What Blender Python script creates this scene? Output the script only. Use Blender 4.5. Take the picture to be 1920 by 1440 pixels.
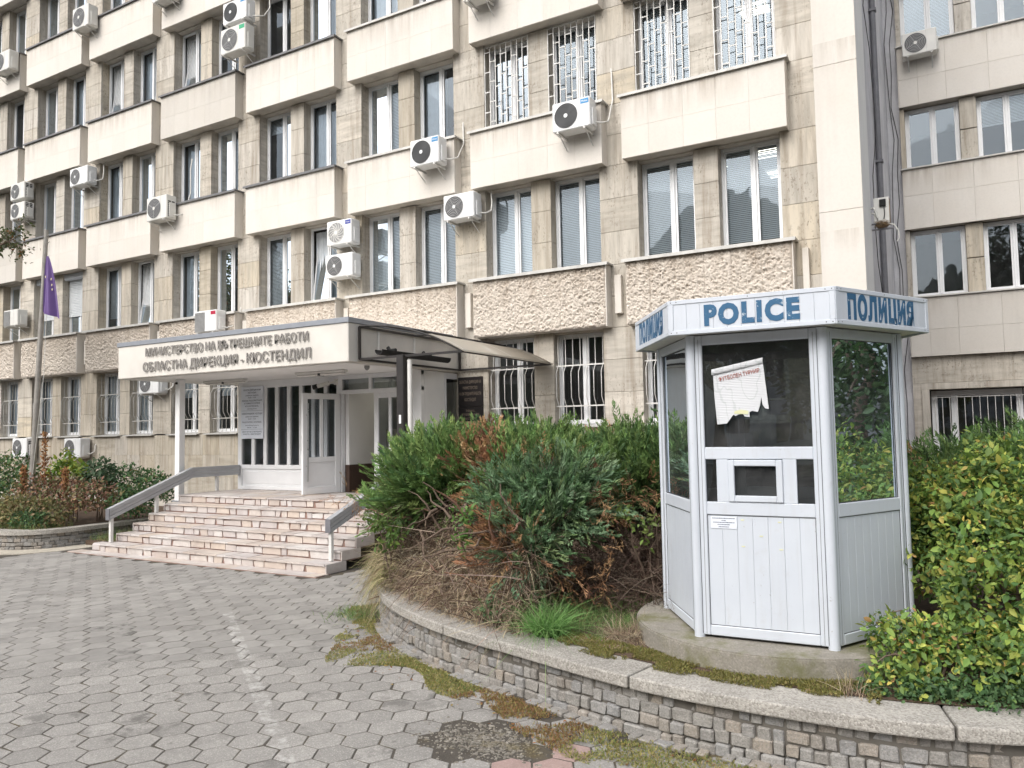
import bpy, bmesh, math, random
import numpy as np
from mathutils import Matrix, Vector

random.seed(7)
rng = np.random.default_rng(11)
for o in list(bpy.data.objects):
    bpy.data.objects.remove(o)
SC = bpy.context.scene
COL = SC.collection
R = math.radians

# ------------------------------------------------------------------ camera
YAW, PIT, ROL = 0.5153, 0.0613, -0.0176
fw = Vector((-math.sin(YAW) * math.cos(PIT), math.cos(YAW) * math.cos(PIT), math.sin(PIT)))
r0 = Vector((math.cos(YAW), math.sin(YAW), 0))
u0 = r0.cross(fw)
rt = r0 * math.cos(ROL) + u0 * math.sin(ROL)
up = u0 * math.cos(ROL) - r0 * math.sin(ROL)
cam_d = bpy.data.cameras.new("camera")
cam = bpy.data.objects.new("camera", cam_d)
COL.objects.link(cam)
cam_d.sensor_width = 36.0
cam_d.lens = 36.0 * 1448.0 / 1920.0
cam_d.clip_start = 0.05
cam_d.clip_end = 2000
m = Matrix((rt, up, -fw)).transposed().to_4x4()
m.translation = (0, 0, 2.1)
cam.matrix_world = m
SC.camera = cam

# ------------------------------------------------------------------ sky, sun, exposure
SUN_EL, SUN_AZ = 44.0, 192.0          # azimuth: direction the light comes from, degrees clockwise from +Y
w = bpy.data.worlds.new("World")
SC.world = w
w.use_nodes = True
nt = w.node_tree
nt.nodes.clear()
sky = nt.nodes.new("ShaderNodeTexSky")
sky.sky_type = 'NISHITA'
sky.sun_disc = False
sky.sun_elevation = R(SUN_EL)
sky.sun_rotation = R(SUN_AZ)
sky.air_density = 1.0
sky.dust_density = 5.0
sky.ozone_density = 1.0
hs = nt.nodes.new("ShaderNodeHueSaturation")     # a closed cloud cover: the sky light is nearly colourless
hs.inputs["Saturation"].default_value = 0.34
bg = nt.nodes.new("ShaderNodeBackground")
bg.inputs["Strength"].default_value = 0.15
out = nt.nodes.new("ShaderNodeOutputWorld")
nt.links.new(sky.outputs[0], hs.inputs["Color"])
nt.links.new(hs.outputs[0], bg.inputs["Color"])
nt.links.new(bg.outputs[0], out.inputs["Surface"])
sl = bpy.data.lights.new("sun", 'SUN')
sl.energy = 0.65
sl.angle = R(55)
sl.color = (1.0, 0.975, 0.94)
sun = bpy.data.objects.new("sun", sl)
COL.objects.link(sun)
d = Vector((math.sin(R(SUN_AZ)) * math.cos(R(SUN_EL)), math.cos(R(SUN_AZ)) * math.cos(R(SUN_EL)), math.sin(R(SUN_EL))))
sun.rotation_euler = d.to_track_quat('Z', 'Y').to_euler()
sun.location = d * 60
SC.view_settings.view_transform = 'Standard'
SC.view_settings.look = 'None'
SC.view_settings.exposure = 0.68
SC.view_settings.gamma = 1.0
SC.view_settings.use_curve_mapping = False
SC.render.engine = 'CYCLES'
SC.cycles.use_denoising = True
SC.cycles.max_bounces = 7
SC.cycles.diffuse_bounces = 3
SC.cycles.glossy_bounces = 3
SC.cycles.transparent_max_bounces = 12
SC.cycles.caustics_reflective = False
SC.cycles.caustics_refractive = False

# ------------------------------------------------------------------ helpers: materials
class NT:
    def __init__(s, name):
        s.m = bpy.data.materials.new(name)
        s.m.use_nodes = True
        s.t = s.m.node_tree
        s.t.nodes.clear()
        s.o = s.t.nodes.new("ShaderNodeOutputMaterial")
    def n(s, kind, **kw):
        nd = s.t.nodes.new("ShaderNode" + kind)
        for k, v in kw.items():
            if k in nd.inputs:
                s.put(nd.inputs[k], v)
            else:
                setattr(nd, k, v)
        return nd
    def put(s, inp, v):
        if isinstance(v, bpy.types.NodeSocket):
            s.t.links.new(v, inp)
        else:
            if hasattr(inp.default_value, "__len__") and not isinstance(v, str) and len(inp.default_value) == 4 and len(v) == 3:
                v = (*v, 1)
            inp.default_value = v
    def math(s, op, a, b=0.0, c=None, clamp=False):
        nd = s.n("Math", operation=op, use_clamp=clamp)
        s.put(nd.inputs[0], a); s.put(nd.inputs[1], b)
        if c is not None: s.put(nd.inputs[2], c)
        return nd.outputs[0]
    def mix(s, f, a, b, mode='MIX'):
        nd = s.n("Mix", data_type='RGBA', blend_type=mode)
        s.put(nd.inputs[0], f); s.put(nd.inputs[6], a); s.put(nd.inputs[7], b)
        return nd.outputs[2]
    def noise(s, vec, scale, detail=4, rough=.55, out=0):
        nd = s.n("TexNoise", Vector=vec, Scale=scale, Detail=detail, Roughness=rough)
        return nd.outputs[out]
    def ramp(s, f, *stops):
        nd = s.n("ValToRGB")
        s.put(nd.inputs[0], f)
        e = nd.color_ramp.elements
        while len(e) < len(stops): e.new(.5)
        for el, (p, c) in zip(e, stops):
            el.position = p
            el.color = (*c, 1) if hasattr(c, "__len__") else (c, c, c, 1)
        return nd.outputs[0]
    def pos(s):
        return s.n("NewGeometry").outputs["Position"]
    def rnd(s):
        return s.n("ObjectInfo").outputs["Random"]
    def scalev(s, v, sc, off=None):
        nd = s.n("VectorMath", operation='MULTIPLY')
        s.put(nd.inputs[0], v); nd.inputs[1].default_value = sc
        if off is None: return nd.outputs[0]
        a = s.n("VectorMath", operation='ADD')
        s.t.links.new(nd.outputs[0], a.inputs[0]); s.put(a.inputs[1], off)
        return a.outputs[0]
    def bsdf(s, col, rough=.7, bump=None, bstr=.3, bdist=.01, metal=0., spec=.5, **kw):
        b = s.n("BsdfPrincipled")
        s.put(b.inputs["Base Color"], col); s.put(b.inputs["Roughness"], rough)
        b.inputs["Metallic"].default_value = metal
        b.inputs["Specular IOR Level"].default_value = spec
        for k, v in kw.items(): s.put(b.inputs[k.replace("_", " ")], v)
        if bump is not None:
            bp = s.n("Bump", Strength=bstr, Distance=bdist)
            s.put(bp.inputs["Height"], bump)
            s.t.links.new(bp.outputs[0], b.inputs["Normal"])
        s.t.links.new(b.outputs[0], s.o.inputs["Surface"])
        return b

M = {}
def simple(name, col, rough=.5, metal=0., var=.06, nscale=6., bstr=0., spec=.5):
    k = NT(name)
    p = k.pos()
    n1 = k.noise(p, nscale, 5)
    lo = tuple(c * (1 - var * 2) for c in col); hi = tuple(min(1, c * (1 + var)) for c in col)
    c = k.ramp(n1, (.3, lo), (.7, hi))
    rr = k.math('MULTIPLY_ADD', k.noise(p, nscale * 2.3, 3), .25, rough - .12)
    k.bsdf(c, rr, k.noise(p, nscale * 9, 3) if bstr else None, bstr, .004, metal, spec)
    M[name] = k.m
    return k.m

def offset_pos(k):
    r = k.rnd()
    cx = k.n("CombineXYZ")
    k.put(cx.inputs[0], k.math('MULTIPLY', r, 37.0)); k.put(cx.inputs[1], k.math('MULTIPLY', r, 91.0)); k.put(cx.inputs[2], k.math('MULTIPLY', r, 53.0))
    return k.scalev(k.pos(), (1, 1, 1), cx.outputs[0]), r

def limestone(name, base, dirt, top0=5.145, fl=3.035, stain=.75):
    k = NT(name)
    p, r = offset_pos(k)
    wp = k.pos()
    big = k.noise(p, 1.1, 5)
    fine = k.noise(p, 22, 4)
    c = k.mix(k.math('MULTIPLY', big, .8), tuple(x * 1.04 for x in base), tuple(x * y for x, y in zip(base, (.88, .84, .78))))
    c = k.mix(k.math('MULTIPLY', k.ramp(fine, (.45, 0), (.75, 1)), .18), c, tuple(x * .7 for x in base))
    br = k.math('MULTIPLY_ADD', r, .05, .97)
    c = k.mix(1.0, c, k.n("CombineColor", Red=br, Green=br, Blue=br).outputs[0], 'MULTIPLY')
    # dirt washed down from the sill: streaks of their own shape
    z = k.n("SeparateXYZ", Vector=wp).outputs[2]
    t = k.math('FRACT', k.math('DIVIDE', k.math('SUBTRACT', z, top0), fl))
    near = k.math('SMOOTH_MIN', 1.0, k.math('MULTIPLY', k.math('SUBTRACT', t, .80, clamp=True), 5.2), .05, clamp=True)
    st = k.noise(k.scalev(wp, (7., 7., .55)), 1.0, 6, .65)
    patch = k.noise(k.scalev(wp, (.55, .55, .3)), 1.0, 2)
    sf = k.math('MULTIPLY', k.math('MULTIPLY', near, k.ramp(st, (.38, 0), (.68, 1))), k.math('MULTIPLY', k.ramp(patch, (.36, .12), (.62, 1)), stain))
    c = k.mix(sf, c, dirt)
    st2 = k.noise(k.scalev(wp, (2.6, 2.6, .22)), 1.0, 5, .7)
    c = k.mix(k.math('MULTIPLY', k.ramp(st2, (.52, 0), (.75, 1)), .28), c, tuple(x * .62 for x in base))
    k.bsdf(c, .82, fine, .25, .004, spec=.3)
    M[name] = k.m

limestone("limestone_cladding", (.72, .69, .645), (.31, .255, .195))
limestone("grey_limestone_cladding", (.61, .585, .545), (.28, .235, .185))

def travertine(name, cols, pit=.5):
    k = NT(name)
    p, r = offset_pos(k)
    wp = k.pos()
    st = tuple((i / (len(cols) - 1), c) for i, c in enumerate(cols))
    c = k.ramp(r, *st)
    b1 = k.noise(k.scalev(p, (1.3, 1.3, 8.)), 1.0, 6, .65)
    b2 = k.noise(k.scalev(p, (8., 8., 1.0)), 1.0, 6, .65)
    sel = k.math('GREATER_THAN', k.math('FRACT', k.math('MULTIPLY', r, 7.7)), .45)
    band = k.math('ADD', k.math('MULTIPLY', b1, k.math('SUBTRACT', 1.0, sel)), k.math('MULTIPLY', b2, sel))
    c = k.mix(k.math('MULTIPLY', k.ramp(band, (.40, 0), (.66, 1)), .6), c, tuple(x * .60 for x in cols[0]))
    streak = k.noise(k.scalev(wp, (9., 9., .5)), 1.0, 6, .7)
    c = k.mix(k.math('MULTIPLY', k.ramp(streak, (.47, 0), (.70, 1)), .62), c, (.235, .185, .135))
    pits = k.noise(k.scalev(p, (26., 26., 14.)), 1.0, 3, .7)
    pm = k.math('MULTIPLY', k.ramp(pits, (.56, 0), (.64, 1)), k.ramp(k.noise(wp, 1.6, 3), (.42, 0), (.6, 1)))
    c = k.mix(k.math('MULTIPLY', pm, pit), c, (.12, .09, .06))
    pale = k.noise(k.scalev(wp, (1.4, 1.4, .4)), 1.3, 3)
    c = k.mix(k.math('MULTIPLY', k.ramp(pale, (.5, 0), (.75, 1)), .35), c, (.58, .54, .47))
    k.bsdf(c, .85, k.math('SUBTRACT', band, pm), .35, .006, spec=.25)
    M[name] = k.m
travertine("travertine", [(.49, .45, .385), (.58, .54, .475), (.53, .49, .42), (.62, .585, .53), (.57, .50, .385), (.59, .55, .49), (.50, .465, .405)])
travertine("pale_travertine", [(.47, .42, .34), (.52, .48, .41), (.50, .44, .34), (.54, .50, .44)], .35)

# chipped stone panels
k = NT("split_face_stone")
wp = k.pos()
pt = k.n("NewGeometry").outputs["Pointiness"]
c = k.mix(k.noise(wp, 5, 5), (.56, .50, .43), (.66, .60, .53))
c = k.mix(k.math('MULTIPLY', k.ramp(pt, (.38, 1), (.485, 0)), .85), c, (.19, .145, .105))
st = k.noise(k.scalev(wp, (5., 5., .45)), 1.0, 6, .65)
z = k.n("SeparateXYZ", Vector=wp).outputs[2]
tt = k.math('MULTIPLY', k.math('SUBTRACT', z, 4.35), 1.1, clamp=True)
c = k.mix(k.math('MULTIPLY', k.math('MULTIPLY', tt, k.ramp(st, (.35, 0), (.7, 1))), .75), c, (.25, .18, .12))
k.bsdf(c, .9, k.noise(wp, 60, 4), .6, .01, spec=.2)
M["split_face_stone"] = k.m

def concrete(name, base, scale=3., speck=.0, speckc=(.1, .1, .1), moss=None, bump=.4, vs=90., stain=.4, tones=None):
    k = NT(name)
    p, r = offset_pos(k)
    wp = k.pos()
    c = k.mix(k.ramp(k.noise(p, scale, 6, .6), (.3, 0), (.7, 1)), tuple(x * .80 for x in base), tuple(min(1, x * 1.12) for x in base))
    if tones:
        tc = k.ramp(r, *((i / (len(tones) - 1), t_) for i, t_ in enumerate(tones)))
        c = k.mix(.8, c, tc)
    br = k.math('MULTIPLY_ADD', r, .16, .92)
    c = k.mix(1.0, c, k.n("CombineColor", Red=br, Green=br, Blue=br).outputs[0], 'MULTIPLY')
    h = k.noise(p, 70, 4, .7)
    if speck:
        v = k.n("TexVoronoi", Vector=p, Scale=vs)
        sp = k.ramp(k.n("SeparateColor", Color=v.outputs["Color"]).outputs[0], (.35, 0), (.8, 1))
        c = k.mix(k.math('MULTIPLY', sp, speck), c, speckc)
        sp2 = k.ramp(k.n("SeparateColor", Color=v.outputs["Color"]).outputs[1], (.78, 0), (.84, 1))
        c = k.mix(k.math('MULTIPLY', sp2, speck * .9), c, tuple(min(1, x * 1.5) for x in base))
        h = k.math('SUBTRACT', 1.0, v.outputs["Distance"])
    d = k.ramp(k.noise(wp, 2.1, 6, .7), (.55, 0), (.72, 1))
    c = k.mix(k.math('MULTIPLY', d, stain), c, tuple(x * .38 for x in base))
    if moss:
        mm = k.ramp(k.noise(wp, 2.7, 6, .65), (.52, 0), (.66, 1))
        c = k.mix(k.math('MULTIPLY', mm, .8), c, moss)
    k.bsdf(c, .88, h, bump, .004, spec=.25)
    M[name] = k.m
    return k
concrete("soffit_concrete", (.56, .515, .45), 2.5, stain=.3)
concrete("grey_render", (.58, .58, .61), 1.2, stain=.25)
concrete("light_grey_render", (.62, .62, .645), 1.2, stain=.25)
concrete("coping_concrete", (.40, .38, .345), 4., .5, (.17, .155, .135), bump=.6, vs=95., stain=.4)
concrete("plinth_concrete", (.30, .278, .24), 3.5, .3, (.16, .145, .12), moss=(.15, .15, .065), stain=.6)
concrete("strip_concrete", (.47, .43, .36), 5., .25, (.28, .25, .2), vs=40.)
concrete("sett_granite", (.30, .285, .26), 9., .4, (.15, .14, .13), vs=120., stain=.5, tones=[(.30, .29, .27), (.38, .37, .355), (.27, .275, .28), (.36, .31, .255), (.23, .215, .195), (.33, .32, .30)])
concrete("wall_mortar", (.15, .138, .12), 6.)
concrete("soil", (.085, .058, .042), 7., .4, (.16, .11, .075), vs=60.)
concrete("joint_sand", (.078, .07, .06), 9., .3, (.12, .105, .085), moss=(.12, .095, .05), vs=110.)
concrete("asphalt", (.055, .054, .052), 6., .3, (.1, .1, .1))
concrete("broken_concrete", (.25, .232, .20), 8., .6, (.13, .11, .085), moss=(.16, .13, .06), vs=45., stain=.5)
concrete("pink_stone", (.42, .29, .24), 5., .3, (.25, .17, .14), stain=.6)

# hexagonal pavers, with the worn painted stripe lying across them
k = NT("paver_concrete")
p, r = offset_pos(k)
wp = k.pos()
base = (.335, .322, .302)
c = k.mix(k.ramp(k.noise(p, 5, 6, .6), (.3, 0), (.7, 1)), tuple(x * .86 for x in base), tuple(x * 1.08 for x in base))
v = k.n("TexVoronoi", Vector=p, Scale=130.)
vc = k.n("SeparateColor", Color=v.outputs["Color"])
c = k.mix(k.math('MULTIPLY', k.ramp(vc.outputs[0], (.4, 0), (.9, 1)), .38), c, (.19, .18, .165))
c = k.mix(k.math('MULTIPLY', k.ramp(vc.outputs[1], (.8, 0), (.86, 1)), .4), c, (.6, .57, .53))
br = k.math('MULTIPLY_ADD', k.math('POWER', r, 1.5), -.2, 1.04)
c = k.mix(1.0, c, k.n("CombineColor", Red=br, Green=br, Blue=br).outputs[0], 'MULTIPLY')
big = k.ramp(k.noise(wp, .55, 5, .6), (.42, 0), (.68, 1))
c = k.mix(k.math('MULTIPLY', big, .35), c, (.235, .225, .21))
dk = k.ramp(k.noise(p, 3.4, 6, .7), (.50, 0), (.62, 1))
pick = k.math('MULTIPLY', k.ramp(k.math('FRACT', k.math('MULTIPLY', r, 17.3)), (.66, 0), (.78, 1)), k.ramp(k.noise(wp, .8, 3), (.40, .15), (.6, 1)))
c = k.mix(k.math('MULTIPLY', k.math('MULTIPLY', dk, pick), .85), c, (.10, .095, .088))
spots = k.ramp(k.noise(p, 9, 3, .5), (.70, 0), (.735, 1))
c = k.mix(k.math('MULTIPLY', spots, .55), c, (.15, .14, .13))
# stripe from (-7.6,6.43) to (-3.6,3.55)
sx = k.n("SeparateXYZ", Vector=wp)
nx, ny = .586, .810
dist = k.math('ABSOLUTE', k.math('SUBTRACT', k.math('ADD', k.math('MULTIPLY', sx.outputs[0], nx), k.math('MULTIPLY', sx.outputs[1], ny)), nx * -5.8 + ny * 5.14))
band = k.math('SUBTRACT', 1.0, k.math('MULTIPLY', k.math('SUBTRACT', dist, .05, clamp=True), 60., clamp=True))
wear = k.ramp(k.noise(wp, 7, 6, .75), (.47, 0), (.62, 1))
c = k.mix(k.math('MULTIPLY', k.math('MULTIPLY', band, wear), .5), c, (.66, .65, .63))
k.bsdf(c, .86, k.math('SUBTRACT', 1.0, v.outputs["Distance"]), .5, .003, spec=.25)
M["paver_concrete"] = k.m
concrete("red_paver_concrete", (.36, .265, .24), 5., .3, (.3, .2, .18), vs=120.)

# step stones (marble offcuts) and their grout
k = NT("step_marble")
p, r = offset_pos(k)
c = k.ramp(r, (0., (.58, .53, .49)), (.2, (.51, .47, .455)), (.45, (.62, .59, .565)), (.65, (.57, .49, .42)), (.85, (.49, .435, .405)), (1., (.64, .615, .59)))
c = k.mix(k.math('MULTIPLY', k.ramp(k.noise(p, 7, 6, .65), (.4, 0), (.75, 1)), .4), c, (.38, .30, .27))
c = k.mix(k.math('MULTIPLY', k.ramp(k.noise(k.pos(), 2.3, 5, .6), (.5, 0), (.7, 1)), .35), c, (.27, .23, .21))
k.bsdf(c, .55, k.noise(p, 30, 3), .2, .004, spec=.4)
M["step_marble"] = k.m
concrete("step_grout", (.31, .205, .17), 8.)

simple("window_pvc", (.79, .80, .81), .4, var=.03, nscale=2.5)
k = NT("white_pvc")
wp = k.pos()
c = k.ramp(k.noise(wp, 2.5, 5), (.3, (.555, .595, .655)), (.7, (.60, .64, .695)))
c = k.mix(k.math('MULTIPLY', k.ramp(k.noise(k.scalev(wp, (16, 16, .9)), 1.0, 5, .7), (.50, 0), (.75, 1)), .16), c, (.40, .38, .34))
c = k.mix(k.math('MULTIPLY', k.ramp(k.noise(wp, 42, 3, .6), (.70, 0), (.74, 1)), .5), c, (.25, .22, .18))
c = k.mix(k.math('MULTIPLY', k.ramp(k.noise(wp, 6, 6, .75), (.58, 0), (.72, 1)), .14), c, (.36, .33, .27))
k.bsdf(c, k.math('MULTIPLY_ADD', k.noise(wp, 8, 3), .3, .28))
M["white_pvc"] = k.m
simple("old_white_pvc", (.72, .71, .68), .45, var=.05)
simple("white_plaster", (.80, .80, .79), .8, var=.03, nscale=1.6)
simple("canopy_plaster", (.66, .63, .58), .85, var=.06, nscale=1.7, bstr=.15)
simple("brown_dado", (.075, .045, .033), .5, var=.1)
simple("flashing_grey", (.30, .32, .355), .45, metal=.3, var=.05)
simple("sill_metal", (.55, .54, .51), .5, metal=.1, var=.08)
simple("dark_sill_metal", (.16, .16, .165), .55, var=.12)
simple("aluminium", (.40, .41, .425), .45, metal=.15, var=.06, nscale=3)
simple("steel", (.55, .55, .55), .3, metal=.9, var=.05)
simple("black_paint", (.022, .019, .018), .5, var=.2)
simple("black_rubber", (.012, .012, .012), .75, var=.2)
simple("dark_plastic", (.045, .047, .05), .5, var=.1)
simple("grey_plastic", (.30, .30, .30), .5, var=.08)
simple("ac_casing", (.71, .70, .66), .42, var=.05, nscale=3)
simple("ac_white_casing", (.78, .785, .78), .4, var=.03, nscale=3)
simple("bar_white_paint", (.70, .69, .66), .5, var=.1)
simple("bar_grey_paint", (.46, .45, .42), .5, var=.12)
simple("letter_grey", (.25, .235, .22), .7, var=.1)
simple("pole_metal", (.36, .34, .31), .5, metal=.4, var=.12)
simple("pipe_grey", (.17, .17, .185), .55, var=.08)
simple("cable_white", (.68, .67, .63), .5)
simple("cable_black", (.03, .03, .03), .5)
simple("blue_label", (.02, .24, .52), .4, var=.03)
simple("navy_label", (.012, .03, .30), .4, var=.03)
simple("green_label", (.02, .36, .17), .4, var=.03)
simple("red_label", (.45, .02, .06), .4, var=.03)
simple("white_print", (.8, .8, .8), .5, var=.02)
simple("notice_paper", (.74, .78, .85), .55, var=.02)
simple("notice_ink", (.045, .06, .11), .6)
simple("sign_black", (.016, .013, .013), .35, var=.15)
simple("sign_bronze_ink", (.19, .15, .115), .5)
simple("sign_gold", (.36, .28, .15), .45, var=.08)
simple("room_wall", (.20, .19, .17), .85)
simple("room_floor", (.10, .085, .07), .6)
simple("blind_white", (.70, .72, .73), .6, var=.02)
simple("curtain_blue", (.66, .70, .74), .8, var=.05)
simple("roller_shutter", (.62, .65, .67), .55, var=.03)
simple("nest_straw", (.23, .155, .085), .9, var=.2, nscale=40)
simple("bark", (.16, .115, .085), .9, var=.2, nscale=25, bstr=.6)
simple("red_bark", (.22, .12, .08), .9, var=.2, nscale=25, bstr=.6)
simple("brick_red", (.42, .17, .10), .8)

# flag cloth
k = NT("flag_cloth")
k.bsdf(k.mix(k.noise(k.pos(), 6, 3), (.105, .055, .20), (.145, .08, .26)), .8, Sheen_Weight=.4)
M["flag_cloth"] = k.m
simple("flag_star", (.62, .55, .33), .8)

# blue sign paint, flaking
k = NT("sign_blue_paint")
wp = k.pos()
fl = k.ramp(k.noise(k.scalev(wp, (18, 18, 26)), 1.0, 6, .75), (.60, 0), (.68, 1))
k.bsdf(k.mix(fl, (.020, .105, .215), (.56, .62, .67)), .5)
M["sign_blue_paint"] = k.m

# poster paper with a faded drawing
k = NT("poster_paper")
wp = k.pos()
wv = k.n("TexWave", Vector=k.scalev(wp, (1, 1, 26)), Scale=1.0, Distortion=3.0, Detail=2.0)
wv.bands_direction = 'Z'
c = k.mix(k.math('MULTIPLY', k.ramp(k.noise(k.scalev(wp, (9, 9, 5)), 1.0, 2, .4), (.49, 0), (.5, 1), (.53, 1), (.54, 0)), .35), (.62, .635, .66), (.36, .41, .40))
k.bsdf(c, .7, wv.outputs["Fac"], .35, .004)
M["poster_paper"] = k.m
simple("poster_ink", (.33, .085, .06), .7)
simple("poster_yellow", (.72, .72, .45), .7)

def glass(name, tint=(.80, .84, .86), ior=1.5, dirt=.05, gl=1.0, k_fr=1.4, k_off=.04):
    k = NT(name)
    fr = k.n("Fresnel", IOR=ior)
    t = k.n("BsdfTransparent", Color=tint)
    g = k.n("BsdfGlossy", Roughness=.015, Color=(gl * .74, gl * .85, gl * .95))
    nz = k.noise(k.pos(), 1.3, 2)
    bp = k.n("Bump", Strength=.04, Distance=.05)
    k.put(bp.inputs["Height"], nz)
    k.t.links.new(bp.outputs[0], g.inputs["Normal"])
    mx = k.n("MixShader")
    k.put(mx.inputs[0], k.math('MULTIPLY_ADD', fr.outputs[0], k_fr, k_off, clamp=True))
    k.t.links.new(t.outputs[0], mx.inputs[1]); k.t.links.new(g.outputs[0], mx.inputs[2])
    df = k.n("BsdfDiffuse", Color=(.5, .5, .5))
    m2 = k.n("MixShader")
    k.put(m2.inputs[0], k.math('MULTIPLY', k.ramp(k.noise(k.pos(), 3.5, 5, .7), (.45, .3), (.75, 1)), dirt))
    k.t.links.new(mx.outputs[0], m2.inputs[1]); k.t.links.new(df.outputs[0], m2.inputs[2])
    k.t.links.new(m2.outputs[0], k.o.inputs["Surface"])
    M[name] = k.m
glass("window_glass", (.74, .80, .84))
glass("booth_glass", (.20, .22, .21), 1.5, .11, k_fr=1.7, k_off=.06)
glass("entrance_glass", (.52, .55, .57), 1.5, .04)
k = NT("polycarbonate")
a = k.n("BsdfTranslucent", Color=(.86, .80, .70)); b = k.n("BsdfTransparent", Color=(.75, .72, .66)); g = k.n("BsdfGlossy", Roughness=.25, Color=(.5, .5, .5))
df = k.n("BsdfDiffuse", Color=(.70, .65, .56))
m1 = k.n("MixShader", Fac=.5); m2 = k.n("MixShader", Fac=.22); m3 = k.n("MixShader", Fac=.12)
k.t.links.new(a.outputs[0], m1.inputs[1]); k.t.links.new(df.outputs[0], m1.inputs[2])
k.t.links.new(m1.outputs[0], m2.inputs[1]); k.t.links.new(b.outputs[0], m2.inputs[2])
k.t.links.new(m2.outputs[0], m3.inputs[1]); k.t.links.new(g.outputs[0], m3.inputs[2])
k.t.links.new(m3.outputs[0], k.o.inputs["Surface"])
M["polycarbonate"] = k.m
k = NT("lamp_tube")
e = k.n("Emission", Color=(1, .93, .78), Strength=3.2)
k.t.links.new(e.outputs[0], k.o.inputs["Surface"])
M["lamp_tube"] = k.m

def leafmat(name, trans=.35, rough=.55, spec=.35):
    k = NT(name)
    at = k.n("Attribute", attribute_name="col")
    b = k.n("BsdfPrincipled", Roughness=rough)
    b.inputs["Specular IOR Level"].default_value = spec
    k.t.links.new(at.outputs["Color"], b.inputs["Base Color"])
    t = k.n("BsdfTranslucent")
    k.t.links.new(at.outputs["Color"], t.inputs["Color"])
    mx = k.n("MixShader", Fac=trans)
    k.t.links.new(b.outputs[0], mx.inputs[1]); k.t.links.new(t.outputs[0], mx.inputs[2])
    k.t.links.new(mx.outputs[0], k.o.inputs["Surface"])
    M[name] = k.m
leafmat("leaf")
leafmat("needle", .2, .6, .25)
leafmat("dry_stem", .1, .8, .15)
def far_paver():
    # like the paver material, the tone picked per mesh island
    k = NT("far_paver_concrete")
    wp = k.pos(); r = k.n("NewGeometry").outputs["Random Per Island"]
    base = (.335, .322, .302)
    c = k.mix(k.ramp(k.noise(wp, 5, 6, .6), (.3, 0), (.7, 1)), tuple(x * .84 for x in base), tuple(x * 1.06 for x in base))
    br = k.math('MULTIPLY_ADD', k.math('POWER', r, 1.5), -.22, 1.05)
    c = k.mix(1.0, c, k.n("CombineColor", Red=br, Green=br, Blue=br).outputs[0], 'MULTIPLY')
    big = k.ramp(k.noise(wp, .55, 5, .6), (.42, 0), (.68, 1))
    c = k.mix(k.math('MULTIPLY', big, .4), c, (.22, .21, .195))
    dk = k.ramp(k.noise(wp, 3.4, 6, .7), (.50, 0), (.62, 1))
    pick = k.math('MULTIPLY', k.ramp(k.math('FRACT', k.math('MULTIPLY', r, 17.3)), (.66, 0), (.78, 1)), k.ramp(k.noise(wp, .8, 3), (.40, .15), (.6, 1)))
    c = k.mix(k.math('MULTIPLY', k.math('MULTIPLY', dk, pick), .8), c, (.10, .095, .088))
    sx = k.n("SeparateXYZ", Vector=wp)
    nx, ny = .586, .810
    dist = k.math('ABSOLUTE', k.math('SUBTRACT', k.math('ADD', k.math('MULTIPLY', sx.outputs[0], nx), k.math('MULTIPLY', sx.outputs[1], ny)), nx * -5.8 + ny * 5.14))
    band = k.math('SUBTRACT', 1.0, k.math('MULTIPLY', k.math('SUBTRACT', dist, .05, clamp=True), 60., clamp=True))
    near = k.math('GREATER_THAN', sx.outputs[0], -7.6)
    wear = k.ramp(k.noise(wp, 7, 6, .75), (.47, 0), (.62, 1))
    c = k.mix(k.math('MULTIPLY', k.math('MULTIPLY', k.math('MULTIPLY', band, near), wear), .5), c, (.66, .65, .63))
    k.bsdf(c, .86, k.noise(wp, 120, 3), .3, .003, spec=.25)
    M["far_paver_concrete"] = k.m
far_paver()
simple("entrance_dark", (.03, .035, .04), .15)
simple("hill_wood", (.035, .055, .025), .9, var=.3, nscale=.35)

# ------------------------------------------------------------------ helpers: geometry
def link(o, parent=None, local=False):
    COL.objects.link(o)
    if parent is not None:
        o.parent = parent
        if not local:
            o.matrix_parent_inverse = parent.matrix_basis.inverted()
    return o

def tag(o, label=None, cat=None, group=None, kind=None):
    if label: o["label"] = label
    if cat: o["category"] = cat
    if group: o["group"] = group
    if kind: o["kind"] = kind
    return o

def empty(name, loc=(0, 0, 0), rz=0.0):
    o = bpy.data.objects.new(name, None)
    o.empty_display_size = .2
    o.matrix_basis = Matrix.Translation(loc) @ Matrix.Rotation(rz, 4, 'Z')
    COL.objects.link(o)
    return o

def thing(name, label, cat, loc=(0, 0, 0), rz=0.0, group=None):
    return tag(empty(name, loc, rz), label, cat, group)

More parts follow.
